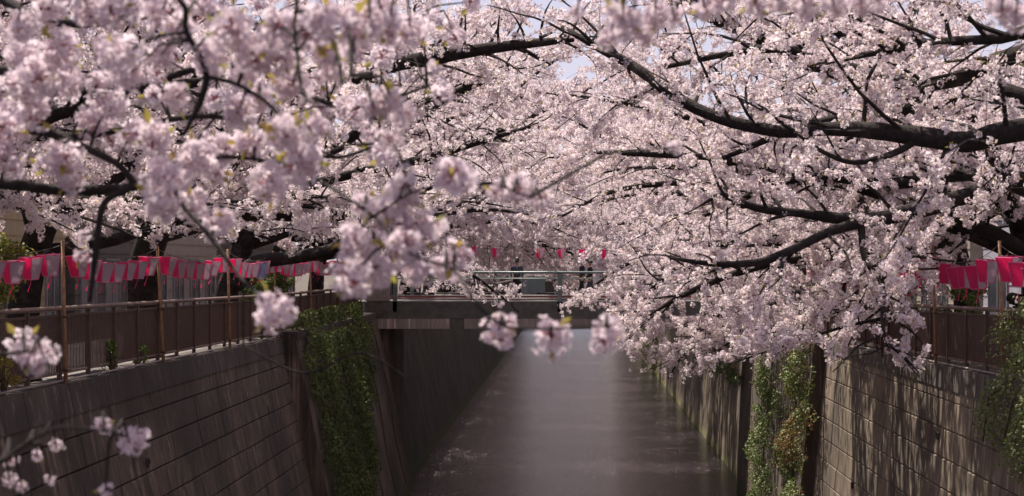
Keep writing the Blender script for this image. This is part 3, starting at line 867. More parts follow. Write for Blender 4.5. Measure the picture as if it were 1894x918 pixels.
TR = [  # right bank, nearest
 dict(base=(9.6, 15.5, ZR), trunk=[((9.6, 15.5, ZR-.1), .36), ((9.4, 15.5, ZR+1.2), .30), ((8.8, 15.6, ZR+2.6), .28)],
  limbs=[
   [((8.8, 15.6, ZR+2.5), .24), W(2150, 235, 15.8, 66), W(1894, 240, 16, 46), W(1790, 262, 16, 41), W(1680, 250, 16.2, 36), W(1560, 238, 16.5, 28), W(1440, 243, 17, 24), W(1330, 218, 17.3, 23), W(1250, 180, 17.6, 22), W(1180, 128, 18, 20), W(1110, 90, 18.4, 16), W(1040, 50, 18.8, 8)],
   ([W(1700, 258, 16.2, 14), W(1650, 285, 16, 12), W(1580, 301, 15.8, 10), W(1520, 280, 15.8, 8), W(1470, 245, 15.7, 5)], dict(space=.4, slen=1.0)),
   [((8.9, 15.6, ZR+2.4), .18), W(2100, 60, 15, 34), W(1850, 72, 15.5, 20), W(1740, 78, 15.8, 16), W(1660, 90, 16, 16), W(1560, 110, 16.5, 8)],
   [((8.9, 15.6, ZR+2.5), .18), W(2200, -100, 17, 50), W(1800, -60, 18.5, 34), W(1500, -30, 19.5, 22), W(1250, 10, 20.5, 10)],
   [((8.9, 15.6, ZR+2.5), .18), W(2000, 100, 19, 40), W(1700, 160, 21, 26), W(1450, 90, 22, 16), W(1200, 130, 23, 8)],
  ],
  extra=[((8.8, 15.6, ZR+2.5), (.1, -.3, 1), 5.5, .16, .03), ((8.9, 15.6, ZR+2.3), (.8, .3, .6), 5.0, .15, .05), ((8.8, 15.6, ZR+2.4), (-.2, 1, .5), 7, .15, .08)],
  label='nearest cherry tree on the right bank, its thick dark limb crossing the upper right', seed=101),
 dict(base=(9.5, 22.5, ZR), trunk=[((9.5, 22.5, ZR-.1), .34), ((9.3, 22.4, ZR+1.0), .28), ((8.5, 22.2, ZR+2.2), .26)],
  limbs=[
   [((8.5, 22.2, ZR+2.1), .20), W(2050, 320, 20.5, 36), W(1894, 335, 20, 34), W(1860, 335, 20, 42), W(1800, 358, 19.8, 32), W(1700, 388, 19.5, 32), W(1600, 407, 19.3, 25), W(1480, 395, 19.2, 16), W(1400, 385, 19, 15), W(1335, 362, 19, 13), W(1300, 378, 18.8, 4)],
   ([W(1620, 405, 19.3, 26), W(1540, 427, 19, 18), W(1470, 460, 18.6, 16), W(1400, 486, 18.3, 15), W(1320, 488, 18, 12), W(1240, 478, 17.8, 5)], dict(space=.38, slen=1.4, hang=.35)),
   ([W(1592, 412, 19.2, 14), W(1600, 478, 18.9, 13), W(1630, 522, 18.7, 12), W(1633, 600, 18.5, 10), W(1632, 662, 18.4, 4)], dict(space=.14, slen=1.5, hang=.05, dens=2.0)),
   ([W(1612, 495, 18.8, 8), W(1665, 474, 18.6, 6), W(1765, 484, 18.3, 4)], dict(space=.3, slen=.8)),
   ([W(1628, 518, 18.7, 8), W(1670, 500, 18.5, 7), W(1735, 497, 18.2, 4)], dict(space=.3, slen=.8)),
   ([W(1630, 590, 18.6, 7), W(1560, 605, 18.5, 6), W(1450, 640, 18.3, 5), W(1360, 670, 18.2, 3)], dict(space=.11, slen=.9, up=.4, dens=2.2)),
   ([W(1632, 630, 18.5, 6), W(1665, 655, 18.3, 5), W(1700, 690, 18.2, 3)], dict(space=.12, slen=.6, dens=2.0)),
   [((8.6, 22.2, ZR+2.1), .18), W(1900, 180, 24, 30), W(1700, 200, 25, 24), W(1500, 230, 26, 16), W(1320, 300, 27, 8)],
   [((8.6, 22.2, ZR+2.1), .18), W(1850, 330, 25, 30), W(1650, 340, 27, 22), W(1480, 330, 28, 16), W(1300, 400, 29, 8)],
  ],
  extra=[((8.6, 22.2, ZR+2.1), (.1, .2, 1), 5.5, .16, .03), ((8.6, 22.2, ZR+2.1), (.9, .3, .5), 5.0, .15, .05)],
  label='second cherry tree on the right bank, low limb and a drooping branch over the wall', seed=102),
 dict(base=(-9.2, 33.6, ZL), trunk=[((-9.2, 33.6, ZL-.1), .40), ((-9.15, 33.5, ZL+1.0), .34), ((-9.0, 33.3, ZL+2.2), .32), ((-8.6, 33.0, ZL+3.0), .30)],
  limbs=[
   [((-8.6, 33, ZL+2.8), .24), W(400, 292, 31, 40), W(500, 215, 29, 34), W(560, 185, 27.5, 32), W(640, 148, 26, 31), W(720, 122, 25, 28), W(820, 104, 24.5, 27), W(900, 90, 24, 22), W(985, 80, 23.5, 18), W(1060, 74, 23, 8)],
   [((-8.7, 33, ZL+2.6), .20), W(470, 290, 31, 26), W(600, 285, 30, 22), W(700, 215, 29, 20), W(780, 192, 28.5, 20), W(860, 165, 28, 16), W(940, 120, 27.5, 8)],
   [((-8.7, 33, ZL+2.6), .18), W(450, 398, 32, 24), W(560, 398, 31, 24), W(660, 380, 30, 20), W(760, 360, 29.5, 10)],
   ([((-8.6, 33, ZL+2.7), .18), W(620, 330, 33, 18), W(760, 300, 32, 16), W(840, 277, 31.5, 15), W(900, 258, 31, 12), W(980, 235, 30, 6)], {}),
  ],
  extra=[((-8.6, 33, ZL+2.9), (.2, -.4, 1), 6, .16, .03), ((-8.7, 33, ZL+2.8), (-.8, -.2, .6), 5.5, .15, .05), ((-8.6, 33, ZL+2.7), (.2, -1, .45), 6.5, .15, .08), ((-8.6, 33, ZL+2.7), (.6, -.8, .25), 6.5, .15, .08)],
  label='left bank cherry tree whose long dark limb arches up to mid canal', seed=103),
 dict(base=(-9.2, 41.7, ZL), trunk=[((-9.2, 41.7, ZL-.1), .36), ((-9.2, 41.6, ZL+.9), .30), ((-8.9, 41.5, ZL+1.9), .28), ((-8.6, 41.3, ZL+2.6), .28)],
  limbs=[
   [((-8.8, 41.5, ZL+1.5), .22), W(470, 487, 40.5, 26), W(540, 477, 40, 26), W(600, 466, 39, 22), W(650, 445, 38.5, 22), W(720, 425, 38, 12)],
   ([W(540, 440, 42, 14), W(700, 470, 42, 9), W(850, 498, 42, 7), W(925, 548, 42, 4), W(960, 578, 42, 2)], dict(space=.18, slen=1.3, t0=.1)),
   ([W(620, 470, 44, 10), W(760, 510, 44, 8), W(850, 530, 44, 5), W(960, 545, 44, 2)], dict(space=.18, slen=1.2)),
   [((-8.6, 41.3, ZL+2.5), .2), W(520, 380, 40, 22), W(640, 388, 39.5, 22), W(760, 350, 39, 16), W(860, 340, 38, 10)],
  ],
  extra=[((-8.6, 41.3, ZL+2.5), (.2, -.4, 1), 6, .16, .03), ((-8.6, 41.3, ZL+2.5), (-.8, -.2, .6), 5.5, .15, .05), ((-8.6, 41.3, ZL+2.5), (.8, .1, .45), 8, .15, .10), ((-8.6, 41.3, ZL+2.5), (.8, .7, .3), 8, .15, .10)],
  label='cherry tree behind the third left lantern pole, low dark limb just over the lanterns', seed=104),
 dict(base=(9.4, 44.5, ZR), trunk=[((9.4, 44.5, ZR-.1), .36), ((9.3, 44.4, ZR+1.0), .30), ((8.8, 44.2, ZR+2.2), .27), ((8.4, 44, ZR+2.8), .26)],
  limbs=[
   ([((8.4, 44, ZR+2.6), .16), W(1600, 400, 43, 16), W(1450, 428, 40, 13), W(1300, 470, 38, 10), W(1200, 540, 36.5, 7), W(1150, 625, 36, 3)], dict(space=.14, slen=1.9, hang=.15, dens=1.6)),
   ([((8.5, 44, ZR+2.4), .16), W(1650, 430, 42, 16), W(1520, 480, 38, 12), W(1400, 530, 36, 9), W(1300, 610, 35, 6), W(1235, 700, 34.5, 3)], dict(space=.14, slen=1.7, hang=.2, dens=1.6)),
   ([((8.5, 44, ZR+2.4), .15), W(1640, 480, 39, 14), W(1480, 540, 36, 10), W(1390, 600, 34.5, 8), W(1330, 650, 34, 3)], dict(space=.14, slen=1.6, hang=.15, dens=1.6)),
   ([((8.4, 44, ZR+2.7), .15), W(1560, 380, 46, 14), W(1350, 425, 46, 11), W(1200, 470, 45, 8), W(1110, 520, 44, 5), W(1070, 560, 44, 2)], dict(space=.14, slen=1.8, hang=.1, dens=1.6)),
   ([((8.5, 44, ZR+2.4), .15), W(1700, 520, 36, 12), W(1600, 560, 33, 9), W(1500, 590, 32, 7), W(1420, 630, 31.5, 3)], dict(space=.14, slen=1.2, dens=1.6)),
   [((8.4, 44, ZR+2.7), .16), W(1560, 300, 43, 18), W(1350, 330, 42, 14), W(1150, 350, 41, 9), W(1040, 400, 40, 4)],
  ],
  extra=[((8.4, 44, ZR+2.7), (.1, -.3, 1), 6, .16, .03), ((8.4, 44, ZR+2.7), (-.5, -.2, .8), 8, .16, .04), ((8.4, 44, ZR+2.7), (.8, .3, .6), 5, .15, .05)],
  label='cherry tree above the right wall corner, sprays hanging low over the water', seed=105),
]
for i, t in enumerate(TR):
    traced_tree(grp=G_NEAR if i < 2 else G_MID, **t)

# ------------------------------------------------------------------ bank trees from a few grown kinds
kinds = []
for k in range(4):
    root, pts, szs = archetype(200+k, 'cherry tree')
    kinds.append((root, pts, szs))
far_me = [points_mesh([p for i, p in enumerate(pts) if i % 5 < 2], [z for i, z in enumerate(szs) if i % 5 < 2]) for _, pts, szs in kinds]
spots = []   # side, y
for y in (19.2, 26.8, 50.0, 56.8): spots.append((-1, y))
for y in (30.0, 37.0, 52.0): spots.append((1, y))
y = 70.5
while y < 235:
    spots.append((-1, y)); spots.append((1, y+3.5)); y += 8.0+(y-70)*.03
used = set()
lab_left = {19.2: 'cherry tree before the nearest left lantern pole, its trunk just outside the left edge', 26.8: 'broad dark trunked cherry tree behind the nearest left lantern pole and brown railing', 50.0: 'cherry tree behind the ivy covered wall on the left bank, nearer of two', 56.8: 'cherry tree at the left end of the footbridge'}
lab_right = {30.0: 'cherry tree behind the right lantern pole beside the hanging ivy bush', 37.0: 'third cherry tree on the right bank with a slim dark trunk over the lanterns', 44.5: 'cherry tree above the corner where the right block wall ends', 52.0: 'cherry tree at the right end of the footbridge, sprays hanging before the bridge'}
rk = random.Random(5)
for n, (side, y) in enumerate(spots):
    loc = Vector((side*(9.3+rk.uniform(-.2, .3)), y, ZL if side < 0 else ZR))
    rz = (0 if side < 0 else math.pi)+rk.uniform(-.25, .25)
    s = rk.uniform(1.0, 1.15)*(1.2 if y > 66 else 1.0); sv = Vector((s, s, s*rk.uniform(.98, 1.12)))
    lab = (lab_left if side < 0 else lab_right).get(y)
    if n < 7:
        mat = Matrix.LocRotScale(loc, Matrix.Rotation(rz, 3, 'Z').to_quaternion(), sv)
        o, pts, szs = archetype(300+n, lab, mat, .72 if y < 20 and side < 0 else (.92 if y < 27 and side < 0 else 1.08))
        me, grp = points_mesh(pts, szs), G_MID
    else:
        k = n % 4; root = kinds[k][0]
        if k in used: o = copy_tree(root)
        else: o = root; used.add(k)
        me, grp = far_me[k], G_FAR
        j = [q[1] for q in spots[7:] if q[0] == side].index(y)
        lab = f'{(ORD+ORD2)[j]} blossoming cherry tree beyond the footbridge on the {"left" if side < 0 else "right"} bank'
    o['label'] = lab; o.location = loc; o.rotation_euler = (0, 0, rz); o.scale = sv
    spots[n] = (side, y, o, me, grp)
for side, y, o, me, grp in spots:
    bl = link('blossom', me, o, kind='stuff')
    md = bl.modifiers.new('scatter', 'NODES'); md.node_group = grp

# ------------------------------------------------------------------ foreground cherry branches (close to the lens, out of focus)
fg_meshes = [clump_mesh('cluster_big', 22, .046, .019, 80+i, (2, 1, 3, 0, 2, 1)[i], 2, False, 'petal_near') for i in range(6)]
def foreground_tree():
    rg = random.Random(77); base = Vector((-8.9, 4.2, ZL))
    root = empty('cherry_tree', base, label='very near cherry tree, blurred branches and large blossom balls over the left and top', cat='tree')
    trunk_obj(bezier_pts([(Vector((-8.9, 4.2, ZL-.1)), .34), (Vector((-8.7, 4.3, ZL+.9)), .28), (Vector((-8.2, 4.6, ZL+1.9)), .25)], 4), root, base, rg)
    A = Vector((-8.2, 4.6, ZL+1.8))
    br = [
     [(A, .16), (Vector((-5.2, 5.2, 9.1)), .09), W(-260, 320, 5.2, 40), W(0, 340, 5, 22), W(120, 352, 5, 21), W(250, 345, 4.9, 19), W(310, 308, 4.8, 13), W(400, 290, 4.7, 9), W(520, 300, 4.6, 6)],
     [W(252, 345, 4.9, 14), W(215, 302, 4.9, 13), W(130, 262, 5, 15), W(60, 225, 5, 9)],
     [W(240, 348, 4.9, 14), W(192, 378, 4.9, 14), W(178, 460, 4.9, 13), W(166, 560, 4.9, 8)],
     [(A, .14), (Vector((-5.0, 4.4, 10.6)), .07), W(-50, -120, 4.3, 22), W(300, -20, 4, 11), W(345, 60, 4, 11), W(380, 130, 4, 13), W(372, 185, 4, 14), W(338, 252, 4, 8)],
     [W(380, 142, 4, 10), W(440, 157, 4, 8), W(505, 200, 4, 8), W(540, 260, 3.9, 5)],
     [W(-50, -110, 4.3, 18), W(250, -60, 3.9, 14), W(520, -40, 3.7, 10), W(545, 70, 3.6, 7), W(570, 190, 3.5, 6), W(650, 140, 3.4, 4)],
     [W(330, 372, 4.8, 9), W(390, 440, 4.7, 9), W(450, 520, 4.6, 7), W(500, 560, 4.3, 4)],
     [W(310, 310, 4.8, 9), W(330, 372, 4.8, 9)],
     [W(520, 300, 4.6, 7), W(600, 340, 4.3, 7), W(690, 400, 4.0, 6), W(760, 470, 3.8, 5), W(840, 500, 3.7, 6), W(880, 560, 3.6, 6), W(935, 604, 3.6, 6), W(1020, 608, 3.6, 5), W(1120, 602, 3.6, 4), W(1150, 596, 3.6, 2)],
     [W(690, 400, 4.0, 5), W(780, 350, 3.9, 4), W(900, 340, 4, 4), W(980, 365, 4, 2)],
     [W(520, -40, 3.7, 10), W(800, -50, 3.6, 12), W(1100, -30, 3.5, 9), W(1400, -45, 3.4, 8), W(1700, -40, 3.4, 6), W(1900, -20, 3.4, 4)],
     [(A, .10), (Vector((-3.5, 4.2, 7.8)), .04), W(-200, 900, 3.7, 16), W(-20, 862, 3.6, 9), W(35, 830, 3.6, 8), W(75, 805, 3.6, 7), W(125, 790, 3.6, 5), W(210, 800, 3.6, 3)],
     [(A, .10), (Vector((-3.5, 4.2, 8.4)), .04), W(-200, 700, 3.7, 12), W(-20, 660, 3.6, 8), W(60, 650, 3.6, 5)],
     [W(450, 640, 6, 3), W(560, 690, 6, 4), W(650, 655, 6, 4), W(700, 665, 6, 4), W(760, 705, 6, 2)],
     [W(450, 520, 4.6, 4), W(450, 640, 5.9, 4)],
    ]
    samples = []; fill = []
    for b in br:
        path = bezier_pts(b, 5); limb_obj(path, root, base, rg, 8)
        samples += path
    balls = [(505,573,46),(925,612,36),(1018,620,42),(1125,612,38),(45,636,34),(78,655,30),(190,790,20),(235,815,30),(100,828,15),(68,842,14),(18,850,15),(20,888,15),(92,884,12),(195,908,18),(45,905,12),
     (650,515,46),(692,500,42),(660,440,42),(742,458,46),(782,425,42),(715,398,42),(760,500,38),(840,338,46),(740,352,42),(682,380,32),(845,478,34),(822,508,26),(960,348,36),(1000,375,28),(928,352,24),
     (530,250,46),(548,300,50),(505,332,42),(580,240,33),(470,260,38),(405,420,35),(155,440,18),(148,472,20),(310,330,46),(300,372,42),(362,290,42),(402,268,38),(280,258,42),(250,250,33),(340,388,33),(390,310,33),
     (120,300,38),(130,332,33),(112,95,44),(100,290,28),(20,290,38),(15,250,38),(40,160,42),(72,150,42),(20,210,33),(62,208,38),(122,150,38),(225,100,42),(240,130,38),(210,85,33),(90,20,38),(30,60,38),(50,110,38),(180,160,28),
     (430,60,46),(470,90,46),(400,110,42),(500,60,46),(520,110,42),(450,130,38),(570,60,46),(600,40,46),(540,150,38),(590,90,38),(640,50,42),(680,40,42),(722,50,38),(762,60,34),(660,90,33),(700,20,38),(620,120,28),(300,20,33),(220,15,42),(160,20,38),(380,20,33),
     (720,190,36),(742,212,28),(690,200,24),(715,262,24),(1070,25,20),(1150,40,42),(1132,68,28),(1182,50,33),(1215,25,28),(1250,30,24),(1300,12,24),(1350,5,28),(1400,8,28),(1440,8,26),(1490,10,32),(1540,8,28),(1590,4,26),(1622,2,22),(1850,18,28),(1882,25,33),(1842,5,24),(1245,275,15),(200,200,36),(170,230,32),(330,180,30),(290,110,32),(330,60,34),(440,210,36),(480,180,30)]
    B2 = [[(A, .12), W(-400, 120, 7.2, 30), W(0, 130, 7, 20), W(200, 172, 6.8, 16), W(420, 120, 6.6, 12), W(640, 200, 6.4, 9), W(790, 160, 6.3, 4)],
          [(A, .12), W(-400, -60, 8, 30), W(100, 42, 7.6, 16), W(350, 20, 7.2, 12), W(600, 70, 7, 9), W(820, 20, 6.8, 4)],
          [(A, .12), W(-400, 250, 6.6, 26), W(0, 238, 6.5, 16), W(150, 252, 6.4, 14), W(400, 215, 6.2, 10), W(600, 290, 6.1, 7), W(720, 260, 6.0, 3)]]
    for b in B2:
        path = bezier_pts(b, 6); limb_obj(path, root, base, rg, 8); fill += path[10:]
    tw = MB()
    def put(p, s, q, two):
        mid = q.lerp(p, .5)+Vector((0, 0, .05*(q-p).length+.01))
        tw.tube([q-base, mid-base, p-base], [.0055, .004, .0025], 4, 0, False)
        for k in range(2 if two else 1):
            o = Vector((0, 0, 0)) if k == 0 else Vector([rg.uniform(-.025, .025) for _ in range(3)])
            link('blossom_cluster', fg_meshes[rg.randrange(6)], root, p-base+o, (rg.random()*6.28, rg.random()*6.28, rg.random()*6.28), (s*(1 if k == 0 else .8),)*3)
    S = [(q, CX+q.x*F/q.y, CY-(q.z-E)*F/q.y) for q, _ in samples if q.x > -4]
    for (x, y, r) in balls:
        q = min(S, key=lambda t: (t[1]-x)**2+(t[2]-y)**2)[0]
        d = (min(5.0, max(3.1, F*.060/r))*.5+q.y*.5)*rg.uniform(.97, 1.03)
        put(PX(x+rg.uniform(-5, 5), y+rg.uniform(-5, 5), d), min(1.6, r*d/F/.056), q, r > 22)
    for i in range(65):
        q = fill[rg.randrange(len(fill))][0]
        if q.x < -3.2: continue
        put(q+Vector((rg.gauss(0, .16), rg.gauss(0, .15), rg.gauss(.02, .17))), rg.uniform(.75, 1.15), q, False)
    tw.build('twigs', M['bark'], root, kind='stuff')
foreground_tree()

# ------------------------------------------------------------------ climbing plants and shrubs
def leaf_cloud(name, root, pts, nrms, size, mat, rg, hang=.6):
    n = len(pts); P = np.array(pts); Nn = np.array(nrms); rs = np.random.RandomState(rg.randrange(9999))
    nn = Nn+rs.normal(0, .55, (n, 3)); nn /= np.linalg.norm(nn, axis=1)[:, None]
    dn = np.tile([0, 0, -1.0], (n, 1))*hang+rs.normal(0, .5, (n, 3))
    dn -= nn*(dn*nn).sum(1)[:, None]; dn /= np.linalg.norm(dn, axis=1)[:, None]
    sd = np.cross(nn, dn); sz = size*rs.uniform(.6, 1.3, (n, 1))
    a = P; b = P+dn*sz*.45+sd*sz*.46; c = P+dn*sz*1.05-nn*sz*.12; d = P+dn*sz*.45-sd*sz*.46; m = P+dn*sz*.5+nn*sz*.10
    V = np.stack([a, b, c, d, m], 1).reshape(-1, 3)
    k = np.arange(n)*5
    Fc = np.concatenate([np.stack([k, k+1, k+4], 1), np.stack([k+1, k+2, k+4], 1), np.stack([k+2, k+3, k+4], 1), np.stack([k+3, k, k+4], 1)])
    me = bpy.data.meshes.new(name); me.from_pydata(V.tolist(), [], Fc.tolist()); me.materials.append(mat)
    return link(name, me, root, kind='stuff')
def vine(label, base, sampler, n, size, mats, seed, stems=()):
    rg = random.Random(seed); base = Vector(base)
    root = empty('climbing_vine', base, label=label, cat='vine')
    sets = [([], []) for _ in mats]
    for i in range(n):
        r_ = sampler(rg)
        if r_ is None: continue
        p, nm, mi = r_; sets[mi][0].append(tuple(Vector(p)-base)); sets[mi][1].append(nm)
    for (p, nn), m in zip(sets, mats):
        if p: leaf_cloud('leaves', root, p, nn, size, m, rg)
    for st in stems:
        g = MB(); g.tube([Vector(p)-base for p in st], [.03-.02*i/len(st) for i in range(len(st))], 5); g.build('stem', M['vine_stem'], root)
    return root
def ns(y, s): return .5+.5*math.sin(y*2.1+s)*math.sin(y*.77+s*2.3)
def s_left(rg):
    y = rg.uniform(41.5, 59.2); z = rg.uniform(-.3, 7.25)
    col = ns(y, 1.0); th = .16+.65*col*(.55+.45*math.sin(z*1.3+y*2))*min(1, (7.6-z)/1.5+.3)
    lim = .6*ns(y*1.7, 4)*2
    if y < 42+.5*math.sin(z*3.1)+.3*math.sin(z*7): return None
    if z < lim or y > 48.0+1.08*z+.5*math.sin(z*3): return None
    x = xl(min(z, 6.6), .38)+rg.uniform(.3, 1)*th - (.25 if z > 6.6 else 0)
    lit = rg.random() < (.12+.35*max(0, z-5)/2)  # sunlight put into colour: paler olive leaves, more often higher up
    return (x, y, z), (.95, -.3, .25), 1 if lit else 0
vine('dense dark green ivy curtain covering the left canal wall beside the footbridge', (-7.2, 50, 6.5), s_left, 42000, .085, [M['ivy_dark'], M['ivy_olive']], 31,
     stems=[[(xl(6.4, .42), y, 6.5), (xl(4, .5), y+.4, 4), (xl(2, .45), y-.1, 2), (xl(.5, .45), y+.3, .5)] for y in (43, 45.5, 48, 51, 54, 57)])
def strip(side, ya, yb, ztp, zbt, off, th, a, b, split=.5, seedv=0):
    f = xl if side < 0 else xr; sgn = 1 if side < 0 else -1
    def s(rg):
        z = rg.uniform(zbt, ztp); yy = rg.gauss(.5, .33)
        wob = .18*math.sin(z*2.3+seedv)+.13*math.sin(z*5.3+seedv)+.08*math.sin(z*11)
        if math.sin(z*4.1+seedv)+math.sin(yy*9+z*2) < -1.35: return None
        if not (-.3 < yy < 1.3): return None
        y = ya+(yb-ya)*(yy+wob)
        t_ = th*(.5+.5*math.sin(z*3+seedv*2+y))*max(.1, 1-abs(yy-.5)*1.3)+.05
        x = f(z, off)+sgn*t_*rg.uniform(.2, 1)
        q = math.sin(z*1.9+seedv)+math.sin(y*3+z)
        return (x, y, z), (sgn*.9, -.35, .3), a if q+rg.gauss(0, .9) > split else b
    return s
vine('green and rust red ivy strip on the right wall corner beside the block wall', (7, 45.5, 6), strip(1, 44.3, 47.6, 6.4, .2, .36, .6, 1, 0, .5, 1), 11000, .085, [M['ivy_olive'], M['ivy_rust']], 32,
     stems=[[(xr(6, .4), 46, 6.3), (xr(3, .42), 45.6, 3), (xr(1, .4), 46.2, .6)]])
vine('narrow green ivy strip on the right wall, farther from the block wall corner', (7, 52.5, 6), strip(1, 50.6, 55.2, 6.4, .2, .36, .55, 1, 0, .6, 2), 9000, .08, [M['ivy_olive'], M['ivy_dark']], 33,
     stems=[[(xr(6, .4), 52, 6.3), (xr(3, .42), 52.6, 3), (xr(1, .4), 52.2, .6)]])
vine('ragged ivy patch hanging on the streaky right wall just beyond the footbridge', (6.9, 72, 6), strip(1, 67.5, 78, 6.2, 3.4, 0, .4, 1, 0, .3, 3), 6000, .09, [M['ivy_dark'], M['ivy_olive']], 34)
vine('far yellow green ivy fall on the right wall seen under the drooping blossom', (6.8, 140, 5), strip(1, 125, 150, 6.2, .3, 0, .5, 1, 0, -.4, 4), 5000, .14, [M['ivy_olive'], M['ivy_olive']], 35)
def s_bush(rg):
    z = rg.uniform(5.1, 8.0); y = rg.uniform(19.5, 27.6)
    e = 26.75-max(0, z-6.9)*1.3-max(0, 6.0-z)*1.6-.5*math.sin(z*4)
    if y > e+rg.gauss(0, .15): return None
    th = .45*(1-abs(z-6.5)/2.2)+.12*math.sin(y*3+z*4)
    x = xr(min(z, 6.6))-max(.03, th)*rg.uniform(.2, 1.0)+(.12 if z > 6.6 else 0)
    return (x, y, z), (-.75, -.35, .55), 1 if rg.random() < .35 else 0
vine('glossy leafy vine tumbling over the right railing and block wall at the right edge', (7.3, 24, 6.6), s_bush, 8500, .062, [M['ivy_gloss'], M['green_leaf']], 36,
     stems=[[(7.3, 24, 6.7), (6.95, 24.6, 6.4), (6.95, 25.2, 5.6)], [(7.35, 25.6, 6.7), (7.0, 26.2, 6.3), (7.0, 26.6, 5.5)]])

def shrub(base, rx, ry, h, n, size, mats, label, seed, z0=.2, name='shrub', cat='shrub'):
    rg = random.Random(seed); base = Vector(base)
    root = empty(name, base, label=label, cat=cat)
    stems = []
    for i in range(7):
        a = rg.random()*6.28; d = Vector((math.cos(a)*rx*.7, math.sin(a)*ry*.7, h*rg.uniform(.6, .95)))
        g = MB(); pts = [Vector((0, 0, 0)), d*.4+Vector((0, 0, h*.1)), d]; g.tube(pts, [.02, .013, .006], 5); g.build('stem', M['vine_stem'], root); stems.append(pts)
    cl = [Vector((rg.gauss(0, .4)*rx, rg.gauss(0, .4)*ry, rg.uniform(z0, 1)*h)) for _ in range(26)]
    sets = [([], []) for _ in mats]
    for i in range(n):
        c = cl[rg.randrange(26)]; d = Vector([rg.gauss(0, 1) for _ in range(3)]).normalized()
        p = c+d*rg.uniform(.3, 1)*min(rx, ry, h)*.33; k = rg.randrange(len(mats))
        if p.z < .02: continue
        sets[k][0].append(tuple(p)); sets[k][1].append(tuple(d+Vector((0, 0, .5))))
    for (p, nn), m in zip(sets, mats): leaf_cloud('leaves', root, p, nn, size, m, rg, .1)
    return root
shrub((-8.9, 23.6, ZL), .75, .7, 2.35, 5200, .055, [M['green_leaf'], M['young_leaf']], 'light green leafy shrub behind the left railing at the left edge of the view', 51, .62)
shrub((-8.9, 43.5, ZL), .5, 1.6, 1.7, 4500, .06, [M['ivy_dark'], M['ivy_dark'], M['green_leaf']], 'dark shrub behind the left railing under the low lanterns', 52)
shrub((-9.0, 48.5, ZL), .5, 1.8, 1.75, 4500, .06, [M['ivy_dark'], M['green_leaf']], 'dark shrub above the ivy curtain behind the left railing', 53)
shrub((8.6, 34.5, ZR), .6, .7, 1.75, 4000, .06, [M['green_leaf'], M['ivy_olive']], 'sunlit green shrub behind the right railing below the pink lanterns', 54)
shrub((8.7, 40.5, ZR), .6, 1.5, 1.6, 4500, .06, [M['ivy_dark'], M['ivy_dark'], M['green_leaf']], 'dark shrub behind the right railing hidden by blossom', 55)
shrub((xpl(29)-.15, 28.5, ztop(-1, 29)), .16, .45, .42, 420, .05, [M['green_leaf']], 'small weed sprouting from the left coping between two railing posts', 56, name='weed', cat='plant')
shrub((xpl(26.6)-.1, 26.6, ztop(-1, 27)), .14, .35, .55, 420, .05, [M['green_leaf']], 'taller weed on the left coping nearer the outermost lantern pole', 57, name='weed', cat='plant')
shrub((xpl(22)-.1, 21.6, ztop(-1, 22)), .2, .5, .55, 500, .05, [M['young_leaf']], 'yellow green weed on the left coping at the left edge', 58, name='weed', cat='plant')

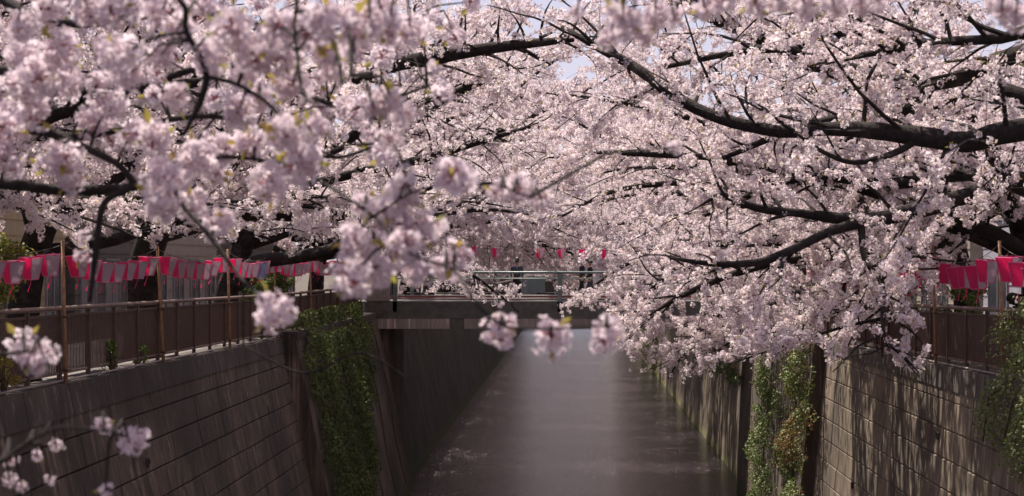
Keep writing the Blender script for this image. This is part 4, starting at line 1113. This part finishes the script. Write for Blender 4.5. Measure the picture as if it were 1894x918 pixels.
# ------------------------------------------------------------------ people
M['skin'] = simple('skin', (.42, .27, .20), .6, .05)
M['hair'] = simple('hair', (.012, .010, .010), .6)
def cloth(name, c): return simple(name, c, .85, .12, 20)
def skin_mesh(name, V, Eg, rad, mat, parent, sub=2):
    me = bpy.data.meshes.new(name); bm = bmesh.new(); lay = bm.verts.layers.skin.verify()
    vs = [bm.verts.new(v) for v in V]
    for v, r_ in zip(vs, rad): v[lay].radius = r_ if isinstance(r_, tuple) else (r_, r_)
    vs[0][lay].use_root = True
    for a, b in Eg: bm.edges.new((vs[a], vs[b]))
    bm.to_mesh(me); bm.free(); me.materials.append(mat)
    o = link(name, me, parent)
    o.modifiers.new('skin', 'SKIN'); s_ = o.modifiers.new('sub', 'SUBSURF'); s_.levels = sub; s_.render_levels = sub
    return o
def person(loc, rz, H, top, legs, label, hat=None, stride=.12):
    root = empty('person', loc, rz, label=label, cat='person'); k = H/1.7
    V = [(0, 0, .95), (0, 0, 1.15), (0, 0, 1.36), (0, 0, 1.44), (0, 0, 1.50), (0, .01, 1.60), (0, 0, 1.68)]
    Eg = [(0, 1), (1, 2), (2, 3), (3, 4), (4, 5), (5, 6)]
    rad = [(.15, .11), (.13, .10), (.15, .10), (.055, .055), (.055, .06), (.078, .095), (.06, .075)]
    for s, st in ((-1, stride), (1, -stride)):
        b = len(V)
        V += [(s*.10, 0, .88), (s*.10, st*.5+.03, .50), (s*.10, st, .09), (s*.10, st+.14, .035)]; Eg += [(0, b), (b, b+1), (b+1, b+2), (b+2, b+3)]; rad += [.085, .06, .042, .04]
        b = len(V)
        V += [(s*.18, 0, 1.38), (s*.23, -.02, 1.12), (s*.19, .16, .96), (s*.15, .25, 1.0)]; Eg += [(2, b), (b, b+1), (b+1, b+2), (b+2, b+3)]; rad += [.055, .042, .034, .032]
        for f in range(5):      # fingers and thumb, slightly curled
            c = len(V); L = (.055, .07, .075, .065, .05)[f]; dx = (f-2)*.017
            if f == 0: V += [(s*.15+s*-.03, .27, 1.0), (s*.15-s*.05, .285, .99)]
            else: V += [(s*.15+dx, .25+L*.6, 1.0), (s*.15+dx, .25+L, .98)]
            Eg += [(b+3, c), (c, c+1)]; rad += [.010, .008]
    V = [Vector(v)*k for v in V]; rad = [tuple(x*k for x in r_) if isinstance(r_, tuple) else r_*k for r_ in rad]
    skin_mesh('body', V, Eg, rad, M['skin'], root)
    tV = [Vector(v)*k for v in [(0, 0, .86), (0, 0, 1.15), (0, 0, 1.37), (0, 0, 1.42), (-.19, 0, 1.38), (-.24, -.02, 1.12), (-.20, .14, .97), (.19, 0, 1.38), (.24, -.02, 1.12), (.20, .14, .97)]]
    skin_mesh('jacket', tV, [(0, 1), (1, 2), (2, 3), (2, 4), (4, 5), (5, 6), (2, 7), (7, 8), (8, 9)], [(x[0]*k, x[1]*k) for x in [(.175, .135), (.155, .125), (.165, .12), (.08, .08), (.075, .075), (.06, .06), (.05, .05), (.075, .075), (.06, .06), (.05, .05)]], top, root)
    lV = [Vector(v)*k for v in [(0, 0, .98), (0, 0, .90), (-.10, 0, .84), (-.10, stride*.5+.03, .50), (-.10, stride, .10), (.10, 0, .84), (.10, -stride*.5+.03, .50), (.10, -stride, .10)]]
    skin_mesh('trousers', lV, [(0, 1), (1, 2), (2, 3), (3, 4), (1, 5), (5, 6), (6, 7)], [(x*k, x*k) for x in (.14, .14, .105, .08, .065, .105, .08, .065)], legs, root)
    # hair cap, ears and nose
    g = MB(); n = 12
    rings = []
    for i in range(7):
        a = i/6*1.75; rr = math.sin(a); zz = math.cos(a)
        rings += [(math.cos(6.283*j/n)*rr*.092*k, (math.sin(6.283*j/n)*rr*.108-.012)*k, (1.615+zz*.105-(.03 if math.sin(6.283*j/n) < -.2 else -.012)*max(0, a-1))*k) for j in range(n)]
    fs = [(i*n+j, i*n+(j+1) % n, (i+1)*n+(j+1) % n, (i+1)*n+j) for i in range(6) for j in range(n)]
    g.add(rings, fs, 0, True); g.build('hair', M['hair'], root)
    for s in (-1, 1):
        g = MB(); g.tube([(s*.083*k, 0, 1.625*k), (s*.095*k, -.005*k, 1.60*k), (s*.083*k, .0, 1.57*k)], [.006, .011, .006], 6); g.build('ear', M['skin'], root)
        g = MB(); g.tube([(s*.03*k, .088*k, 1.615*k), (s*.03*k, .098*k, 1.615*k)], [.012, .008], 8); g.build('eye', M['hair'], root)
    g = MB(); g.tube([(0, .088*k, 1.61*k), (0, .112*k, 1.58*k), (0, .09*k, 1.57*k)], [.008, .014, .01], 6); g.build('nose', M['skin'], root)
    g = MB(); g.tube([(-.025*k, .09*k, 1.54*k), (0, .098*k, 1.538*k), (.025*k, .09*k, 1.54*k)], .006, 5); g.build('mouth', cloth('lips', (.30, .12, .10)), root)
    for s, st in ((-1, stride), (1, -stride)):
        g = MB(); g.tube([(s*.10*k, (st-.05)*k, .045*k), (s*.10*k, (st+.06)*k, .045*k), (s*.10*k, (st+.17)*k, .035*k)], [.045, .05, .035], 8); g.build('shoe', M['hair'], root)
    if hat:
        g = MB(); n = 20; prof = [(.001, 1.77), (.07, 1.765), (.092, 1.73), (.10, 1.67), (.185, 1.655), (.187, 1.648), (.10, 1.655)]
        vs = [(math.cos(6.283*j/n)*r_*k, math.sin(6.283*j/n)*r_*k, z*k) for r_, z in prof for j in range(n)]
        g.add(vs, [(i*n+j, i*n+(j+1) % n, (i+1)*n+(j+1) % n, (i+1)*n+j) for i in range(len(prof)-1) for j in range(n)], 0, True)
        g.build('hat', hat, root)
    return root
navy = cloth('slate_cloth', (.045, .055, .075)); black = cloth('black_cloth', (.012, .012, .014)); tanc = cloth('tan_cloth', (.22, .17, .11))
person((-2.08, 61.0, 7.101), R(180), 1.63, navy, black, 'person in a dark brimmed hat and slate blue jacket walking on the footbridge', cloth('hat_cloth', (.03, .03, .035)))
person((.45, 61.4, 7.101), R(100), 1.66, black, black, 'person with black hair and black coat on the footbridge behind blossoms')
person((.78, 62.0, 7.101), R(80), 1.60, black, navy, 'second dark clothed person on the footbridge, close behind the black coat')
person((-10.35, 27.9, ZL), R(-160), 1.58, tanc, black, 'person with dark hair and tan top on the left walkway at the left edge')

# ------------------------------------------------------------------ small things by the railings
g = MB(); n = 6; vs = []
for j in range(7):
    for i in range(n): vs.append((i*.045-.11+.012*math.sin(j), .02*math.sin(i*1.6+j*.3), -j*.065))
g.add(vs, [(j*n+i, j*n+i+1, (j+1)*n+i+1, (j+1)*n+i) for j in range(6) for i in range(n-1)], 0, True)
vs2 = [(x, y+.006, z) for x, y, z in vs]; g.add(vs2, [(j*n+i, (j+1)*n+i, (j+1)*n+i+1, j*n+i+1) for j in range(6) for i in range(n-1)], 0, True)
cl_ = empty('cloth', (-7.60, 38.5, 8.55), label='pale blue cloth hanging below the lantern rope right of the third pole', cat='cloth')
g.build('sheet', cloth('blue_cloth', (.22, .28, .42)), cl_)
g = MB(); g.tube([(-.12, 0, 0), (.13, 0, 0)], .008, 6); g.build('hem', M['rope'], cl_)
lg = empty('log', (8.0, 28.1, 7.86), label='short cut log with a pale round end resting behind the right railing top', cat='log')
g = MB(); g.tube([(0, -.28, 0), (0, .3, .03)], [.115, .11], 16, 0, False); g.build('bark', M['bark'], lg)
g = MB()
g.add([(math.cos(6.283*j/16)*.086, -.283, math.sin(6.283*j/16)*.086) for j in range(16)], [tuple(range(16))]); g.build('cut_face', M['bark_cut'], lg)
g = MB(); g.box(-.05, .05, -.1, .1, -1.5, -.10); g.build('post', M['vine_stem'], lg)
